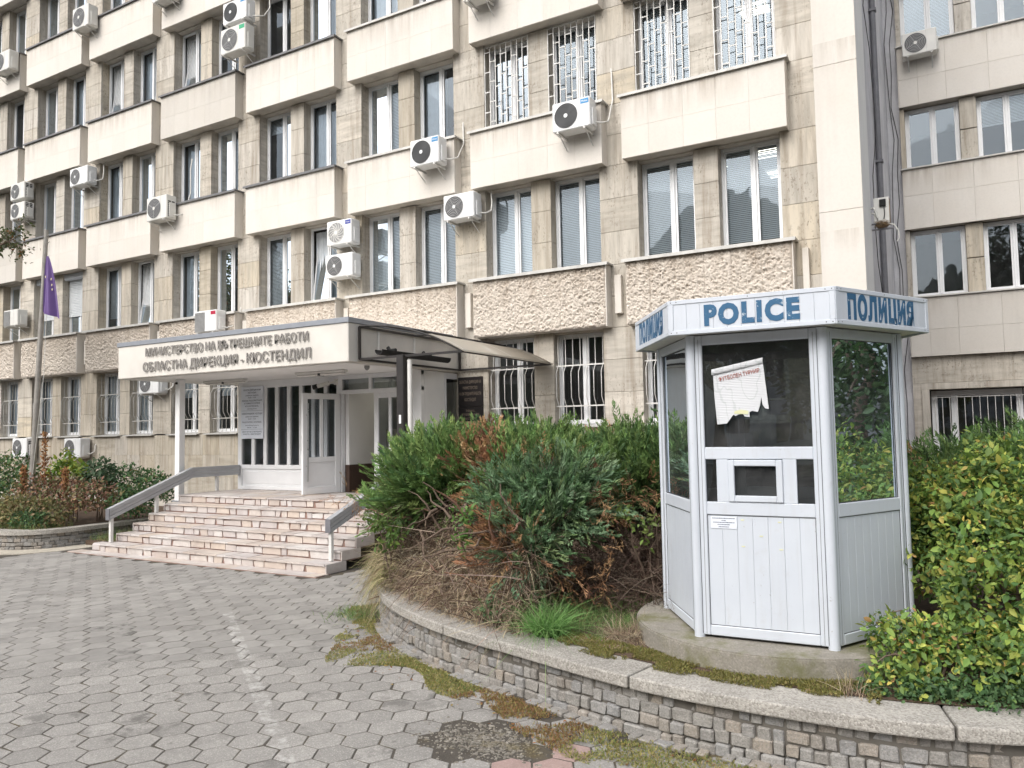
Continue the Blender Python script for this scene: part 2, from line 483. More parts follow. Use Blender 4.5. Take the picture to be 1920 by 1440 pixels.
class MB:
    def __init__(s):
        s.v = []; s.f = []; s.s = []
    def add(s, vs, fs, smooth=False):
        b = len(s.v)
        s.v += [tuple(p) for p in vs]
        s.f += [tuple(i + b for i in q) for q in fs]
        s.s += [smooth] * len(fs)
        return s
    def box(s, x0, x1, y0, y1, z0, z1, c=0.0, T=None):
        if c <= 0:
            vs = [(x0, y0, z0), (x1, y0, z0), (x1, y1, z0), (x0, y1, z0), (x0, y0, z1), (x1, y0, z1), (x1, y1, z1), (x0, y1, z1)]
            fs = [(0, 3, 2, 1), (4, 5, 6, 7), (0, 1, 5, 4), (1, 2, 6, 5), (2, 3, 7, 6), (3, 0, 4, 7)]
        else:
            vs, fs = cbox(x0, x1, y0, y1, z0, z1, c)
        if T is not None: vs = [T @ Vector(p) for p in vs]
        return s.add(vs, fs)
    def tube(s, pts, r, n=8, cap=True):
        pts = [Vector(p) for p in pts]
        rs = r if hasattr(r, "__len__") else [r] * len(pts)
        vs = []; fs = []
        prev = None
        for i, p in enumerate(pts):
            t = (pts[min(i + 1, len(pts) - 1)] - pts[max(i - 1, 0)]).normalized()
            if prev is None:
                a = t.cross(Vector((0, 0, 1)))
                if a.length < .05: a = t.cross(Vector((1, 0, 0)))
                a.normalize()
            else:
                a = (prev - t * prev.dot(t)).normalized()
            prev = a
            b = t.cross(a)
            for j in range(n):
                an = 2 * math.pi * j / n
                vs.append(p + (a * math.cos(an) + b * math.sin(an)) * rs[i])
        for i in range(len(pts) - 1):
            for j in range(n):
                fs.append((i * n + j, i * n + (j + 1) % n, (i + 1) * n + (j + 1) % n, (i + 1) * n + j))
        s.add(vs, fs, True)
        if cap:
            s.add(vs[:n], [tuple(range(n))]); s.add(vs[-n:], [tuple(range(n))])
        return s
    def prism(s, poly, axis, a0, a1):
        """poly: 2-D points; axis 'x','y','z' is the extrusion axis."""
        n = len(poly)
        def mk(p, a):
            return {'x': (a, p[0], p[1]), 'y': (p[0], a, p[1]), 'z': (p[0], p[1], a)}[axis]
        vs = [mk(p, a0) for p in poly] + [mk(p, a1) for p in poly]
        fs = [tuple(range(n)), tuple(range(2 * n - 1, n - 1, -1))] + [(i, n + i, n + (i + 1) % n, (i + 1) % n) for i in range(n)]
        return s.add(vs, fs)
    def disc(s, c, r, n, axis='y', r_in=0.0):
        vs = []
        for rr in ((r_in, r) if r_in > 0 else (r,)):
            for j in range(n):
                a = 2 * math.pi * j / n
                ca, sa = rr * math.cos(a), rr * math.sin(a)
                vs.append({'y': (c[0] + ca, c[1], c[2] + sa), 'z': (c[0] + ca, c[1] + sa, c[2]), 'x': (c[0], c[1] + ca, c[2] + sa)}[axis])
        if r_in > 0:
            fs = [(j, (j + 1) % n, n + (j + 1) % n, n + j) for j in range(n)]
        else:
            fs = [tuple(range(n))]
        return s.add(vs, fs)
    def mesh(s, name):
        me = bpy.data.meshes.new(name)
        me.from_pydata(s.v, [], s.f)
        if any(s.s):
            me.polygons.foreach_set("use_smooth", s.s)
        bm = bmesh.new(); bm.from_mesh(me); bmesh.ops.recalc_face_normals(bm, faces=bm.faces); bm.to_mesh(me); bm.free()
        return me
    def build(s, name, mat, parent=None, local=False, loc=None):
        me = s.mesh(name)
        me.materials.append(M[mat])
        o = bpy.data.objects.new(name, me)
        if loc is not None: o.matrix_basis = Matrix.Translation(loc)
        return link(o, parent, local)

def cbox(x0, x1, y0, y1, z0, z1, c):
    c = min(c, (x1 - x0) * .45, (y1 - y0) * .45, (z1 - z0) * .45)
    vs = []; idx = {}
    X = (x0, x1); Y = (y0, y1); Z = (z0, z1); sg = (1, -1)
    for i in (0, 1):
        for j in (0, 1):
            for k2 in (0, 1):
                p = (X[i], Y[j], Z[k2])
                for ax in range(3):
                    q = list(p)
                    for o2 in range(3):
                        if o2 != ax:
                            q[o2] += c * sg[(i, j, k2)[o2]]
                    idx[(i, j, k2, ax)] = len(vs); vs.append(tuple(q))
    fs = []
    I = lambda i, j, k2, a: idx[(i, j, k2, a)]
    for i in (0, 1): fs.append([I(i, 0, 0, 0), I(i, 1, 0, 0), I(i, 1, 1, 0), I(i, 0, 1, 0)])
    for j in (0, 1): fs.append([I(0, j, 0, 1), I(1, j, 0, 1), I(1, j, 1, 1), I(0, j, 1, 1)])
    for k2 in (0, 1): fs.append([I(0, 0, k2, 2), I(1, 0, k2, 2), I(1, 1, k2, 2), I(0, 1, k2, 2)])
    for i in (0, 1):
        for j in (0, 1): fs.append([I(i, j, 0, 0), I(i, j, 1, 0), I(i, j, 1, 1), I(i, j, 0, 1)])
    for i in (0, 1):
        for k2 in (0, 1): fs.append([I(i, 0, k2, 0), I(i, 1, k2, 0), I(i, 1, k2, 2), I(i, 0, k2, 2)])
    for j in (0, 1):
        for k2 in (0, 1): fs.append([I(0, j, k2, 1), I(1, j, k2, 1), I(1, j, k2, 2), I(0, j, k2, 2)])
    for i in (0, 1):
        for j in (0, 1):
            for k2 in (0, 1): fs.append([I(i, j, k2, 0), I(i, j, k2, 1), I(i, j, k2, 2)])
    return vs, [tuple(f) for f in fs]

_cache = {}
def piece(key, maker, name, mat, parent, loc, rz=0.0, scale=None, local=False):
    """an object that shares its mesh with alike pieces"""
    ck = (key, mat)
    if ck not in _cache:
        me = maker().mesh(name); me.materials.append(M[mat]); _cache[ck] = me
    o = bpy.data.objects.new(name, _cache[ck])
    mt = Matrix.Translation(loc) @ Matrix.Rotation(rz, 4, 'Z')
    if scale is not None: mt = mt @ Matrix.Diagonal((*scale, 1))
    o.matrix_basis = mt
    return link(o, parent, local)

def slab(parent, x0, x1, y0, y1, z0, z1, mat, name="stone_slab", c=.004, gap=.0025):
    w, dd, h = round(x1 - x0 - 2 * gap, 4), round(y1 - y0, 4), round(z1 - z0 - 2 * gap, 4)
    return piece(("slab", w, dd, h, c), lambda: MB().box(-w / 2, w / 2, 0, dd, 0, h, c), name, mat, parent, ((x0 + x1) / 2, y0, z0 + gap))

def vnoise(x, y, seed=0):
    """value noise for arrays"""
    r = np.random.default_rng(seed).random((64, 64))
    xi = np.floor(x).astype(int); yi = np.floor(y).astype(int)
    fx = x - xi; fy = y - yi
    fx = fx * fx * (3 - 2 * fx); fy = fy * fy * (3 - 2 * fy)
    g = lambda a, b: r[a % 64, b % 64]
    return (g(xi, yi) * (1 - fx) + g(xi + 1, yi) * fx) * (1 - fy) + (g(xi, yi + 1) * (1 - fx) + g(xi + 1, yi + 1) * fx) * fy

def npmesh(name, V, F, mat, parent=None, col=None, smooth=False, local=False):
    """V (n,3); F (m,k) faces of equal size; col (n,3) colour per vertex"""
    me = bpy.data.meshes.new(name)
    V = np.asarray(V, np.float32); F = np.asarray(F, np.int32)
    m_, k_ = F.shape
    me.vertices.add(len(V)); me.vertices.foreach_set("co", V.ravel())
    me.loops.add(m_ * k_); me.loops.foreach_set("vertex_index", F.ravel())
    me.polygons.add(m_); me.polygons.foreach_set("loop_start", np.arange(0, m_ * k_, k_, dtype=np.int32))
    if smooth: me.polygons.foreach_set("use_smooth", np.ones(m_, bool))
    me.update(calc_edges=True)
    if col is not None:
        ca = me.color_attributes.new("col", 'FLOAT_COLOR', 'POINT')
        ca.data.foreach_set("color", np.concatenate([np.asarray(col, np.float32), np.ones((len(V), 1), np.float32)], 1).ravel())
    me.validate()
    me.materials.append(M[mat])
    return link(bpy.data.objects.new(name, me), parent, local)

def text_parts(s, width=None, height=None, extrude=.002, bold=0.0, spacing=1.0, split=True, res=3):
    """list of (vertices, faces) in the plane x right, z up, y towards the wall; left edge at 0, base line at 0"""
    cu = bpy.data.curves.new("tmp_text", 'FONT')
    cu.body = s; cu.size = 1.0; cu.extrude = 0; cu.offset = bold; cu.space_character = spacing; cu.resolution_u = res
    cu.fill_mode = 'FRONT'
    ob = bpy.data.objects.new("tmp_text", cu); COL.objects.link(ob)
    dg = bpy.context.evaluated_depsgraph_get()
    me = bpy.data.meshes.new_from_object(ob.evaluated_get(dg))
    bm = bmesh.new(); bm.from_mesh(me)
    bmesh.ops.remove_doubles(bm, verts=bm.verts, dist=1e-5)
    if extrude > 0:
        r_ = bmesh.ops.extrude_face_region(bm, geom=bm.faces[:])
        for vv in r_["geom"]:
            if isinstance(vv, bmesh.types.BMVert): vv.co.z += 1.0
    bm.verts.ensure_lookup_table()
    xs = [vv.co.x for vv in bm.verts]; ys = [vv.co.y for vv in bm.verts]
    x0, x1, y0, y1 = min(xs), max(xs), min(ys), max(ys)
    sx = (width / (x1 - x0)) if width else None
    sz = (height / .729) if height else None            # cap height of the built-in face
    if sx is None: sx = sz
    if sz is None: sz = sx
    seen = {}; comps = []
    for vv in bm.verts:
        if vv.index in seen: continue
        st_ = [vv]; seen[vv.index] = len(comps); cmp_ = []
        while st_:
            q = st_.pop(); cmp_.append(q.index)
            for e_ in q.link_edges:
                ov = e_.other_vert(q)
                if ov.index not in seen: seen[ov.index] = len(comps); st_.append(ov)
        comps.append(cmp_)
    if not split: comps = [[vv.index for vv in bm.verts]]; seen = {i: 0 for i in seen}
    out_ = []
    for ci, cmp_ in enumerate(comps):
        mp = {gi: li for li, gi in enumerate(cmp_)}
        vs = [((bm.verts[gi].co.x - x0) * sx, -bm.verts[gi].co.z * extrude, bm.verts[gi].co.y * sz) for gi in cmp_]
        fs = [tuple(mp[q.index] for q in f_.verts) for f_ in bm.faces if seen[f_.verts[0].index] == ci]
        out_.append((vs, fs))
    bm.free()
    bpy.data.meshes.remove(me); bpy.data.objects.remove(ob); bpy.data.curves.remove(cu)
    return out_

def put_text(s, loc, mat, parent, name="letter", width=None, height=None, extrude=.002, bold=0., spacing=1., rz=0., split=True, centre=False, local=False, res=3):
    parts = text_parts(s, width, height, extrude, bold, spacing, split, res)
    if centre:
        mx_ = max(p[0] for vs, _ in parts for p in vs)
        sh = -mx_ / 2
    else: sh = 0
    T = Matrix.Translation(loc) @ Matrix.Rotation(rz, 4, 'Z')
    for vs, fs in parts:
        b = MB().add([T @ Vector((p[0] + sh, p[1], p[2])) for p in vs], fs)
        b.build(name, mat, parent, local)

# ------------------------------------------------------------------ the office block
X6, PB, WB = -4.985, 3.26, 2.873             # left edge of the last bay, bay pitch, parapet width
YF, YW, YG = 13.0, 13.25, 13.50              # parapet face, wall face, window frame face
ZR0, ZT1, FL, HP = 3.98, 5.145, 3.035, 1.168 # bottom and top of the chipped parapet, storey height, parapet height
BAYS = range(-2, 7)
bx = lambda b: X6 + (b - 6) * PB
WIN = ((.20, 1.23), (1.66, 2.69))
top = lambda l: ZT1 + (l - 1) * FL
bld = thing("office_building", "long five storey beige office block with rows of stone parapets", "building", (-14, 13.25, 0))

xl, xr = bx(-2) - .6, -1.65
# walls, floors and rooms behind the windows
wl = MB().box(xl, xr, 13.30, 13.62, 0, 2.19).build("wall", "travertine", bld)
for l in range(1, 6):
    zb = ZR0 if l == 1 else top(l) - HP
    MB().box(xl, xr, 13.34, 13.66, zb - (.028 if l == 1 else .004), top(l) - .03).build("spandrel_wall", "soffit_concrete", bld)
    MB().box(xl, xr, 13.66, 19.8, zb + .30, zb + .55).build("floor_slab", "room_floor", bld)
MB().box(xl, xr, 13.62, 19.8, .7, .9).build("floor_slab", "room_floor", bld)
MB().box(xl, xr, 17.0, 17.1, .9, top(5)).build("inner_wall", "room_wall", bld)
for b in BAYS:
    MB().box(bx(b) - .25, bx(b) - .15, 13.7, 17.0, .9, top(5)).build("partition_wall", "room_wall", bld)
MB().box(xl, xr, 13.2, 20.0, top(5), top(5) + 2.4).build("attic_wall", "limestone_cladding", bld)
MB().box(xl - .1, xr + .7, 13.0, 20.2, top(5) + 2.4, top(5) + 2.6).build("roof", "flashing_grey", bld)
MB().box(xl, xr, 19.8, 20.0, 0, top(5)).build("rear_wall", "room_wall", bld)
MB().box(xl - .25, xl, 13.25, 20.0, 0, top(5) + 2.4).build("end_wall", "travertine", bld)
MB().box(-1.65, -1.07, 14.37, 20.6, 0, top(5) + 2.4).build("end_wall", "grey_render", bld)

# piers with their slabs
rows = [2.19, 2.79, 3.39, ZR0]
z = ZR0
for l in range(1, 6):
    zt = top(l); nz = top(l) + FL - HP
    rows += [ZR0 + .58, zt] if l == 1 else [zt - HP / 2, zt]
    if l < 5: rows += [zt + .62, zt + 1.245, nz]
nslab = 0
for b in list(BAYS) + [7]:
    pl, pr_ = bx(b) - .387 - .17, bx(b) + .20
    if b == 7: pr_ = -1.65
    pc = MB().box(pl + .005, pr_ - .005, YW + .05, YG + .05, 0.9, top(5)).build("pier", "travertine", bld)
    if b >= -1:
        for z0_, z1_ in zip(rows[:-1], rows[1:]):
            if z0_ > 15.5: continue
            slab(pc, pl, pr_, YW, YW + .05, z0_, z1_, "travertine"); nslab += 1
            if z0_ >= 2.0:
                pass
# pilasters between the two windows of a bay
for b in BAYS:
    for l in range(0, 5):
        z0_ = 2.19 if l == 0 else top(l); z1_ = ZR0 if l == 0 else top(l) + FL - HP
        pm = MB()
        h3 = (z1_ - z0_) / 3
        for q in range(3):
            pm.box(bx(b) + 1.23, bx(b) + 1.66, YW + .03, YG + .06, z0_ + q * h3 + .003, z0_ + (q + 1) * h3 - .003, .004)
        pm.build("pilaster", "travertine" if (b + l) % 3 else "pale_travertine", bld)

# parapets
def parapet(b, l):
    x0, x1 = bx(b), bx(b) + WB
    z0_, z1_ = top(l) - HP, top(l)
    core = MB().box(x0 + .02, x1 - .02, YF + .035, YW + .2, z0_ + .02, z1_ - .01).build("parapet", "soffit_concrete", bld)
    mt = "limestone_cladding"
    if (b, l) in ((2, 3), (-1, 2)): mt = "grey_limestone_cladding"
    zm = z0_ + HP * .47
    fr = [0, .195, .385, .61, .81, 1] if (b + l) % 2 else [0, .18, .40, .60, .795, 1]
    if b >= -1 and l <= 4:
        for za, zb_ in ((z0_, zm), (zm, z1_ - .012)):
            for f0, f1 in zip(fr[:-1], fr[1:]):
                slab(core, x0 + f0 * WB, x0 + f1 * WB, YF, YF + .035, za, zb_, mt, c=.0016, gap=.0008)
    else:
        slab(core, x0, x1, YF, YF + .035, z0_, z1_ - .012, mt)
    for xs, nm in ((x1 - .02, "end_slab"), (x0, "end_slab")):
        MB().box(xs, xs + .02, YF + .038, YW + .05, z0_, z1_ - .012, .003).build(nm, mt, core)
    sm = MB().box(x0 - .05, x1 + .05, YF - .05, YG + .02, z1_ - .010, z1_ + .018, .004)
    sm.box(x0 - .05, x1 + .05, YF - .052, YF - .044, z1_ - .035, z1_ + .012)
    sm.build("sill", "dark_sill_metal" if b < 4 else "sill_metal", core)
for b in BAYS:
    for l in range(2, 6): parapet(b, l)

# chipped panels above the ground floor: three reliefs, shared in turn
def relief(seed):
    nx, nz = 280, 114
    xs = np.linspace(0, WB, nx); zs = np.linspace(0, ZT1 - ZR0 - .02, nz)
    X, Z = np.meshgrid(xs, zs)
    r_ = np.random.default_rng(seed)
    # hammered hollows: the depth grows towards the middle of each hollow, the borders stay sharp
    h = np.zeros_like(X)
    for nc, amp, rad, an in ((1000, .58, .040, 1.0), (3000, .42, .022, 1.15)):
        cx = r_.uniform(0, WB, nc); cz = r_.uniform(0, zs[-1], nc); dp = r_.uniform(.35, 1.25, nc)
        jx = X + .022 * (vnoise(X * 26, Z * 26, seed + 5) - .5); jz = Z + .022 * (vnoise(X * 26 + 9, Z * 26, seed + 6) - .5)
        for i in range(nz):
            dd_ = ((jx[i][:, None] - cx) * an) ** 2 + (jz[i][:, None] - cz) ** 2
            q = np.argmin(dd_, 1)
            d1 = np.sqrt(dd_[np.arange(nx), q])
            h[i] += amp * (1 - dp[q] * np.clip(1 - (d1 / rad) ** 2, 0, 1))
    h += .25 * (vnoise(X * 48, Z * 48, seed + 2) - .5)
    h *= .75 + .45 * vnoise(X * 2.2, Z * 1.4, seed + 3)
    # the vertical joints between the blocks
    for jx in (.48, .98, 1.44, 1.95, 2.41):
        h *= 1 - np.exp(-((X - jx) / .006) ** 2)
    edge = np.minimum(np.minimum(X, WB - X), np.minimum(Z, Z.max() - Z)) / .03
    h = h * np.clip(edge, 0, 1)
    Y = .045 - .040 * h
    V = np.stack([X, Y, Z], -1).reshape(-1, 3)
    i = np.arange(nz - 1)[:, None] * nx + np.arange(nx - 1)[None, :]
    F = np.stack([i, i + 1, i + nx + 1, i + nx], -1).reshape(-1, 4)
    return V, F
rel = []
for sd in (3, 17, 29):
    V, F = relief(sd)
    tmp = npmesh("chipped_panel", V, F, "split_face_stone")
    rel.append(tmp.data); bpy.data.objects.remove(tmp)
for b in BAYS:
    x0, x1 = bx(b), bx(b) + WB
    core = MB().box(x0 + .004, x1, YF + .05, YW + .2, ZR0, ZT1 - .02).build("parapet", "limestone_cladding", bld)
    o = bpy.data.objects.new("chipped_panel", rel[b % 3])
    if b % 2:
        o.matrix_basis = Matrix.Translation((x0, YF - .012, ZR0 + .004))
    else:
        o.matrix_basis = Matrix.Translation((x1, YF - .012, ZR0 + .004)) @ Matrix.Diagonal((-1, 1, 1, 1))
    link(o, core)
    MB().box(x1, x1 + .022, YF - .005, YW + .05, ZR0 + .0, ZT1 - .02, .004).build("end_slab", "limestone_cladding", core)
    sm = MB().box(x0 - .05, x1 + .07, YF - .06, YG + .02, ZT1 - .018, ZT1 + .014, .004)
    sm.box(x0 - .05, x1 + .07, YF - .062, YF - .054, ZT1 - .045, ZT1 + .008)
    sm.build("sill", "sill_metal", core)
    MB().box(x0 - .27, x0 - .14, YW - .10, YW - .004, 4.22, 4.93, .006).build("cover_plate", "limestone_cladding", bld)
MB().box(-1.98, -1.88, YW - .10, YW - .004, 4.22, 5.0, .006).build("cover_plate", "limestone_cladding", bld)

# ground floor: slabs under the window sills
zr = (.02, .50, 1.08, 1.64, 2.16)
x = bx(-2)
xs_ = []
while x < -14.3:
    xs_.append(x); x += random.choice((.55, .62, .7, .8))
xs_.append(-14.2)
for a_, b_ in zip(xs_[:-1], xs_[1:]):
    for r_ in range(1, 4):
        slab(wl, a_, b_, YW, YW + .05, zr[r_], zr[r_ + 1], "pale_travertine" if random.random() < .85 else "travertine", c=.0025, gap=.0015)
    MB().box(a_, b_ - .004, YW - .01, YW + .05, 0, .50).build("plinth_slab", "soffit_concrete", wl)
x = -8.74
while x < -1.7:
    x2 = min(-1.65, x + random.choice((.6, .7, .8)))
    for r_ in range(1, 4):
        slab(wl, x, x2, YW, YW + .05, zr[r_], zr[r_ + 1], "pale_travertine" if random.random() < .5 else "travertine", c=.003)
    x = x2
# thin lightning conductor on the wall
MB().tube([(-14.98, YW - .02, .9), (-14.98, YW - .02, 3.9)], .012, 6).build("downlead", "pipe_grey", bld)

# ------------------------------------------------------------------ windows
def window(parent, x0, x1, z0, z1, yf, style="blind", tilt=False, mull=.55, frame="window_pvc", fw_=.045):
    d_ = .07
    f = MB()
    xm = x0 + (x1 - x0) * mull
    f.box(x0, x0 + fw_, yf, yf + d_, z0, z1, .006).box(x1 - fw_, x1, yf, yf + d_, z0, z1, .006)
    f.box(x0 + fw_, x1 - fw_, yf, yf + d_, z1 - fw_, z1, .006).box(x0 + fw_, x1 - fw_, yf, yf + d_, z0, z0 + fw_, .006)
    f.box(xm - .028, xm + .028, yf - .008, yf + d_, z0 + fw_, z1 - fw_, .008)
    wo = f.build("window", frame, parent)
    for q, (a_, b_) in enumerate(((x0 + fw_, xm - .028), (xm + .028, x1 - fw_))):
        s_ = MB(); e_ = .038
        T = None
        if tilt and q == tilt - 1:
            T = Matrix.Translation((0, yf + .05, z0 + fw_)) @ Matrix.Rotation(R(-7), 4, 'X') @ Matrix.Translation((0, -yf - .05, -z0 - fw_))
        s_.box(a_, a_ + e_, yf + .012, yf + .06, z0 + fw_, z1 - fw_, .004, T).box(b_ - e_, b_, yf + .012, yf + .06, z0 + fw_, z1 - fw_, .004, T)
        s_.box(a_ + e_, b_ - e_, yf + .012, yf + .06, z0 + fw_, z0 + fw_ + e_, .004, T).box(a_ + e_, b_ - e_, yf + .012, yf + .06, z1 - fw_ - e_, z1 - fw_, .004, T)
        s_.build("sash", frame, wo)
        g = [(a_ + e_, yf + .035, z0 + fw_ + e_), (b_ - e_, yf + .035, z0 + fw_ + e_), (b_ - e_, yf + .035, z1 - fw_ - e_), (a_ + e_, yf + .035, z1 - fw_ - e_)]
        if T is not None: g = [T @ Vector(p) for p in g]
        MB().add(g, [(0, 1, 2, 3)]).build("pane", "window_glass", wo)
    if style.startswith("blind"):
        frac = float(style[5:] or 1)
        zb = z1 - fw_ - (z1 - z0 - 2 * fw_) * frac
        s_ = MB(); zz = z1 - fw_ - .02
        while zz > zb:
            s_.add([(x0 + fw_, yf + .10, zz - .015), (x1 - fw_, yf + .10, zz - .015), (x1 - fw_, yf + .112, zz + .013), (x0 + fw_, yf + .112, zz + .013)], [(0, 1, 2, 3)])
            zz -= .034
        s_.box(x0 + fw_, x1 - fw_, yf + .098, yf + .122, zb - .02, zb)
        s_.build("blind", "blind_white", wo)
    elif style == "curtain" or style == "half":
        n = 44; s_ = MB(); vs = []
        xa = x0 + fw_; xb = x1 - fw_
        if style == "half": xb = xa + (xb - xa) * .62
        for i in range(n + 1):
            xx = xa + (xb - xa) * i / n
            yy = yf + .16 + .025 * math.sin(i * 1.9 + x0) + .01 * math.sin(i * .7)
            vs += [(xx, yy, z0 + fw_ + .02), (xx, yy, z1 - fw_ - .02)]
        s_.add(vs, [(2 * i, 2 * i + 2, 2 * i + 3, 2 * i + 1) for i in range(n)], True)
        s_.build("curtain", "curtain_blue", wo)
    elif style == "shutter":
        s_ = MB(); zz = z1 - .02
        while zz > z0 + (z1 - z0) * .32:
            s_.box(x0 + .02, x1 - .02, yf - .03, yf - .012, zz - .05, zz - .004, .006); zz -= .05
        s_.build("roller_shutter", "roller_shutter", wo)
        MB().box(x0 - .03, x1 + .03, yf - .18, yf - .005, z1 - .17, z1 + .02, .03).build("shutter_box", "white_pvc", wo)
    return wo

def lattice(parent, x0, x1, z0, z1, y):
    """white grille of upright bars with staggered short cross bars"""
    f = MB(); t = .009
    n = 8
    xs2 = [x0 + (x1 - x0) * i / n for i in range(n + 1)]
    for xx in xs2: f.box(xx - t, xx + t, y - t, y + t, z0, z1)
    f.box(x0, x1, y - t + .001, y + t - .001, z0, z0 + .02).box(x0, x1, y - t + .001, y + t - .001, z1 - .02, z1)
    for i in range(n):
        off = (0, .5, .2, .75)[i % 4]
        zz = z0 + .42 * off
        while zz < z1 - .05:
            if zz > z0 + .05: f.box(xs2[i] + t, xs2[i + 1] - t, y - t * .8, y + t * .8, zz - t, zz + t)
            zz += .42
    f.build("window_grille", "bar_white_paint", parent)

def belly_bars(parent, x0, x1, z0, z1, y, n=7, mat="bar_grey_paint"):
    """bars that bow outwards between two cross rails"""
    f = MB()
    za, zb = z0 + (z1 - z0) * .20, z0 + (z1 - z0) * .66
    for i in range(n):
        xx = x0 + .03 + (x1 - x0 - .06) * i / (n - 1)
        f.tube([(xx, y, z0), (xx, y, za), (xx, y - .10, za + .16), (xx, y - .10, zb - .13), (xx, y, zb), (xx, y, z1)], .0085, 5)
    f.box(x0 - .04, x1 + .04, y - .012, y + .012, za - .012, za + .012).box(x0 - .04, x1 + .04, y - .012, y + .012, zb - .012, zb + .012)
    f.build("window_grille", mat, parent)

ST = ["blind", "blind", "curtain", "blind.55", "half", "blind", "none", "curtain", "blind.8"]
n_ = 0
spec = {(6, 1, 0): "blind", (6, 1, 1): "blind.94", (5, 1, 0): "blind", (5, 1, 1): "blind.97", (4, 1, 0): "blind", (4, 1, 1): "blind", (6, 2, 0): "blind", (6, 2, 1): "blind.95",
        (5, 2, 0): "none", (5, 2, 1): "blind.5", (4, 2, 0): "blind", (4, 2, 1): "half", (3, 2, 0): "blind.2", (3, 2, 1): "curtain", (3, 3, 0): "none", (3, 3, 1): "curtain", (0, 1, 0): "shutter", (0, 1, 1): "shutter"}
TILT = {(1, 1, 1): 1, (3, 1, 1): 1, (1, 3, 0): 1, (2, 3, 0): 1, (1, 3, 1): 2}
for b in BAYS:
    for l in range(0, 5):
        for w_, (a_, b_) in enumerate(WIN):
            if l == 0 and b in (3, 4): continue
            z0_ = 2.215 if l == 0 else top(l) + .02
            z1_ = ZR0 - .03 if l == 0 else top(l) + FL - HP - .005
            st_ = spec.get((b, l, w_), ST[(b * 5 + l * 3 + w_ * 2) % len(ST)])
            if l == 0: st_ = {6: "none", 5: "none", 2: "blind.45", 1: "blind"}.get(b, "curtain")
            window(bld, bx(b) + a_, bx(b) + b_, z0_, z1_, YG, st_, TILT.get((b, l, w_), False), .55 if w_ else .57)
            if b in (5, 6) and l == 2:
                lattice(bld, bx(b) + a_ + .01, bx(b) + b_ - .01, z0_ + .02, z1_ - .02, YG - .22)
            if l == 0:
                belly_bars(bld, bx(b) + a_ + .02, bx(b) + b_ - .02, z0_ + .01, z1_ - .04, YG - .13, mat="bar_white_paint" if b > 4 else "bar_grey_paint")
                s_ = MB().prism([(YW - .10, 2.155), (YG + .01, 2.19), (YG + .01, 2.212), (YW - .10, 2.178)], 'x', bx(b) + a_ - .09, bx(b) + b_ + .09)
                s_.build("window_sill", "sill_metal", bld)
# lit ceiling lamps seen through some of the panes
for (xx, yy, l) in ((-3.9, 15.0, 1), (-2.75, 14.9, 1), (-2.75, 16.2, 1), (-9.7, 15.2, 1), (-9.7, 16.4, 1), (-9.3, 15.0, 2), (-13.2, 15.3, 1), (-3.0, 15.2, 2), (-6.2, 15.2, 0), (-2.8, 15.4, 0)):
    zc = (top(l) + FL - HP if l else ZR0) + .26
    lf = MB().box(xx - .3, xx + .3, yy - .3, yy + .3, zc, zc + .05).build("lamp_body", "white_plaster", bld)
    for q in range(3):
        MB().box(xx - .27, xx + .27, yy - .25 + q * .19, yy - .13 + q * .19, zc - .012, zc - .002).build("lamp_tube", "lamp_tube", lf)

# the plain column that ends the facade
cl = MB().box(-1.645, -1.035, 12.90, 14.36, 0, top(5) + 2.4).build("end_column", "soffit_concrete", bld)
zz = 0.0
for h_ in (1.6, 2.0, 1.85, 2.35, 2.3, 2.4, 2.2, 2.3):
    slab(cl, -1.66, -1.02, 12.86, 12.90, zz, zz + h_, "limestone_cladding", c=.004)
    zz += h_
MB().box(-1.035, -1.022, 12.91, 14.35, 0, top(5) + 2.3).build("column_side", "white_plaster", cl)

# ------------------------------------------------------------------ the wing set back on the right
wing = thing("rear_wing_building", "set-back beige wing with wide stone parapets beyond the grey joint wall", "building", (3, 20.5, 0))
WX0, WX1 = -.74, 13.6
MB().box(WX0 + .1, WX1, 21.0, 21.3, 0, .9).build("wall", "travertine", wing)
MB().box(WX0, WX0 + .1, 20.62, 26, 0, 17.5).build("end_wall", "light_grey_render", wing)
MB().box(WX1, WX1 + .2, 20.45, 26, 0, 17.5).build("end_wall", "travertine", wing)
MB().box(WX0, WX1, 26, 26.2, 0, 17.5).build("rear_wall", "room_wall", wing)
MB().box(WX0, WX1, 23.6, 23.7, 0, 17.5).build("inner_wall", "room_wall", wing)
MB().box(WX0 - .1, WX1 + .3, 20.3, 26.3, 17.5, 17.7).build("roof", "flashing_grey", wing)
lev = ((3.67, 5.06), (6.69, 8.13), (9.65, 11.12), (12.65, 14.15), (15.65, 17.5))
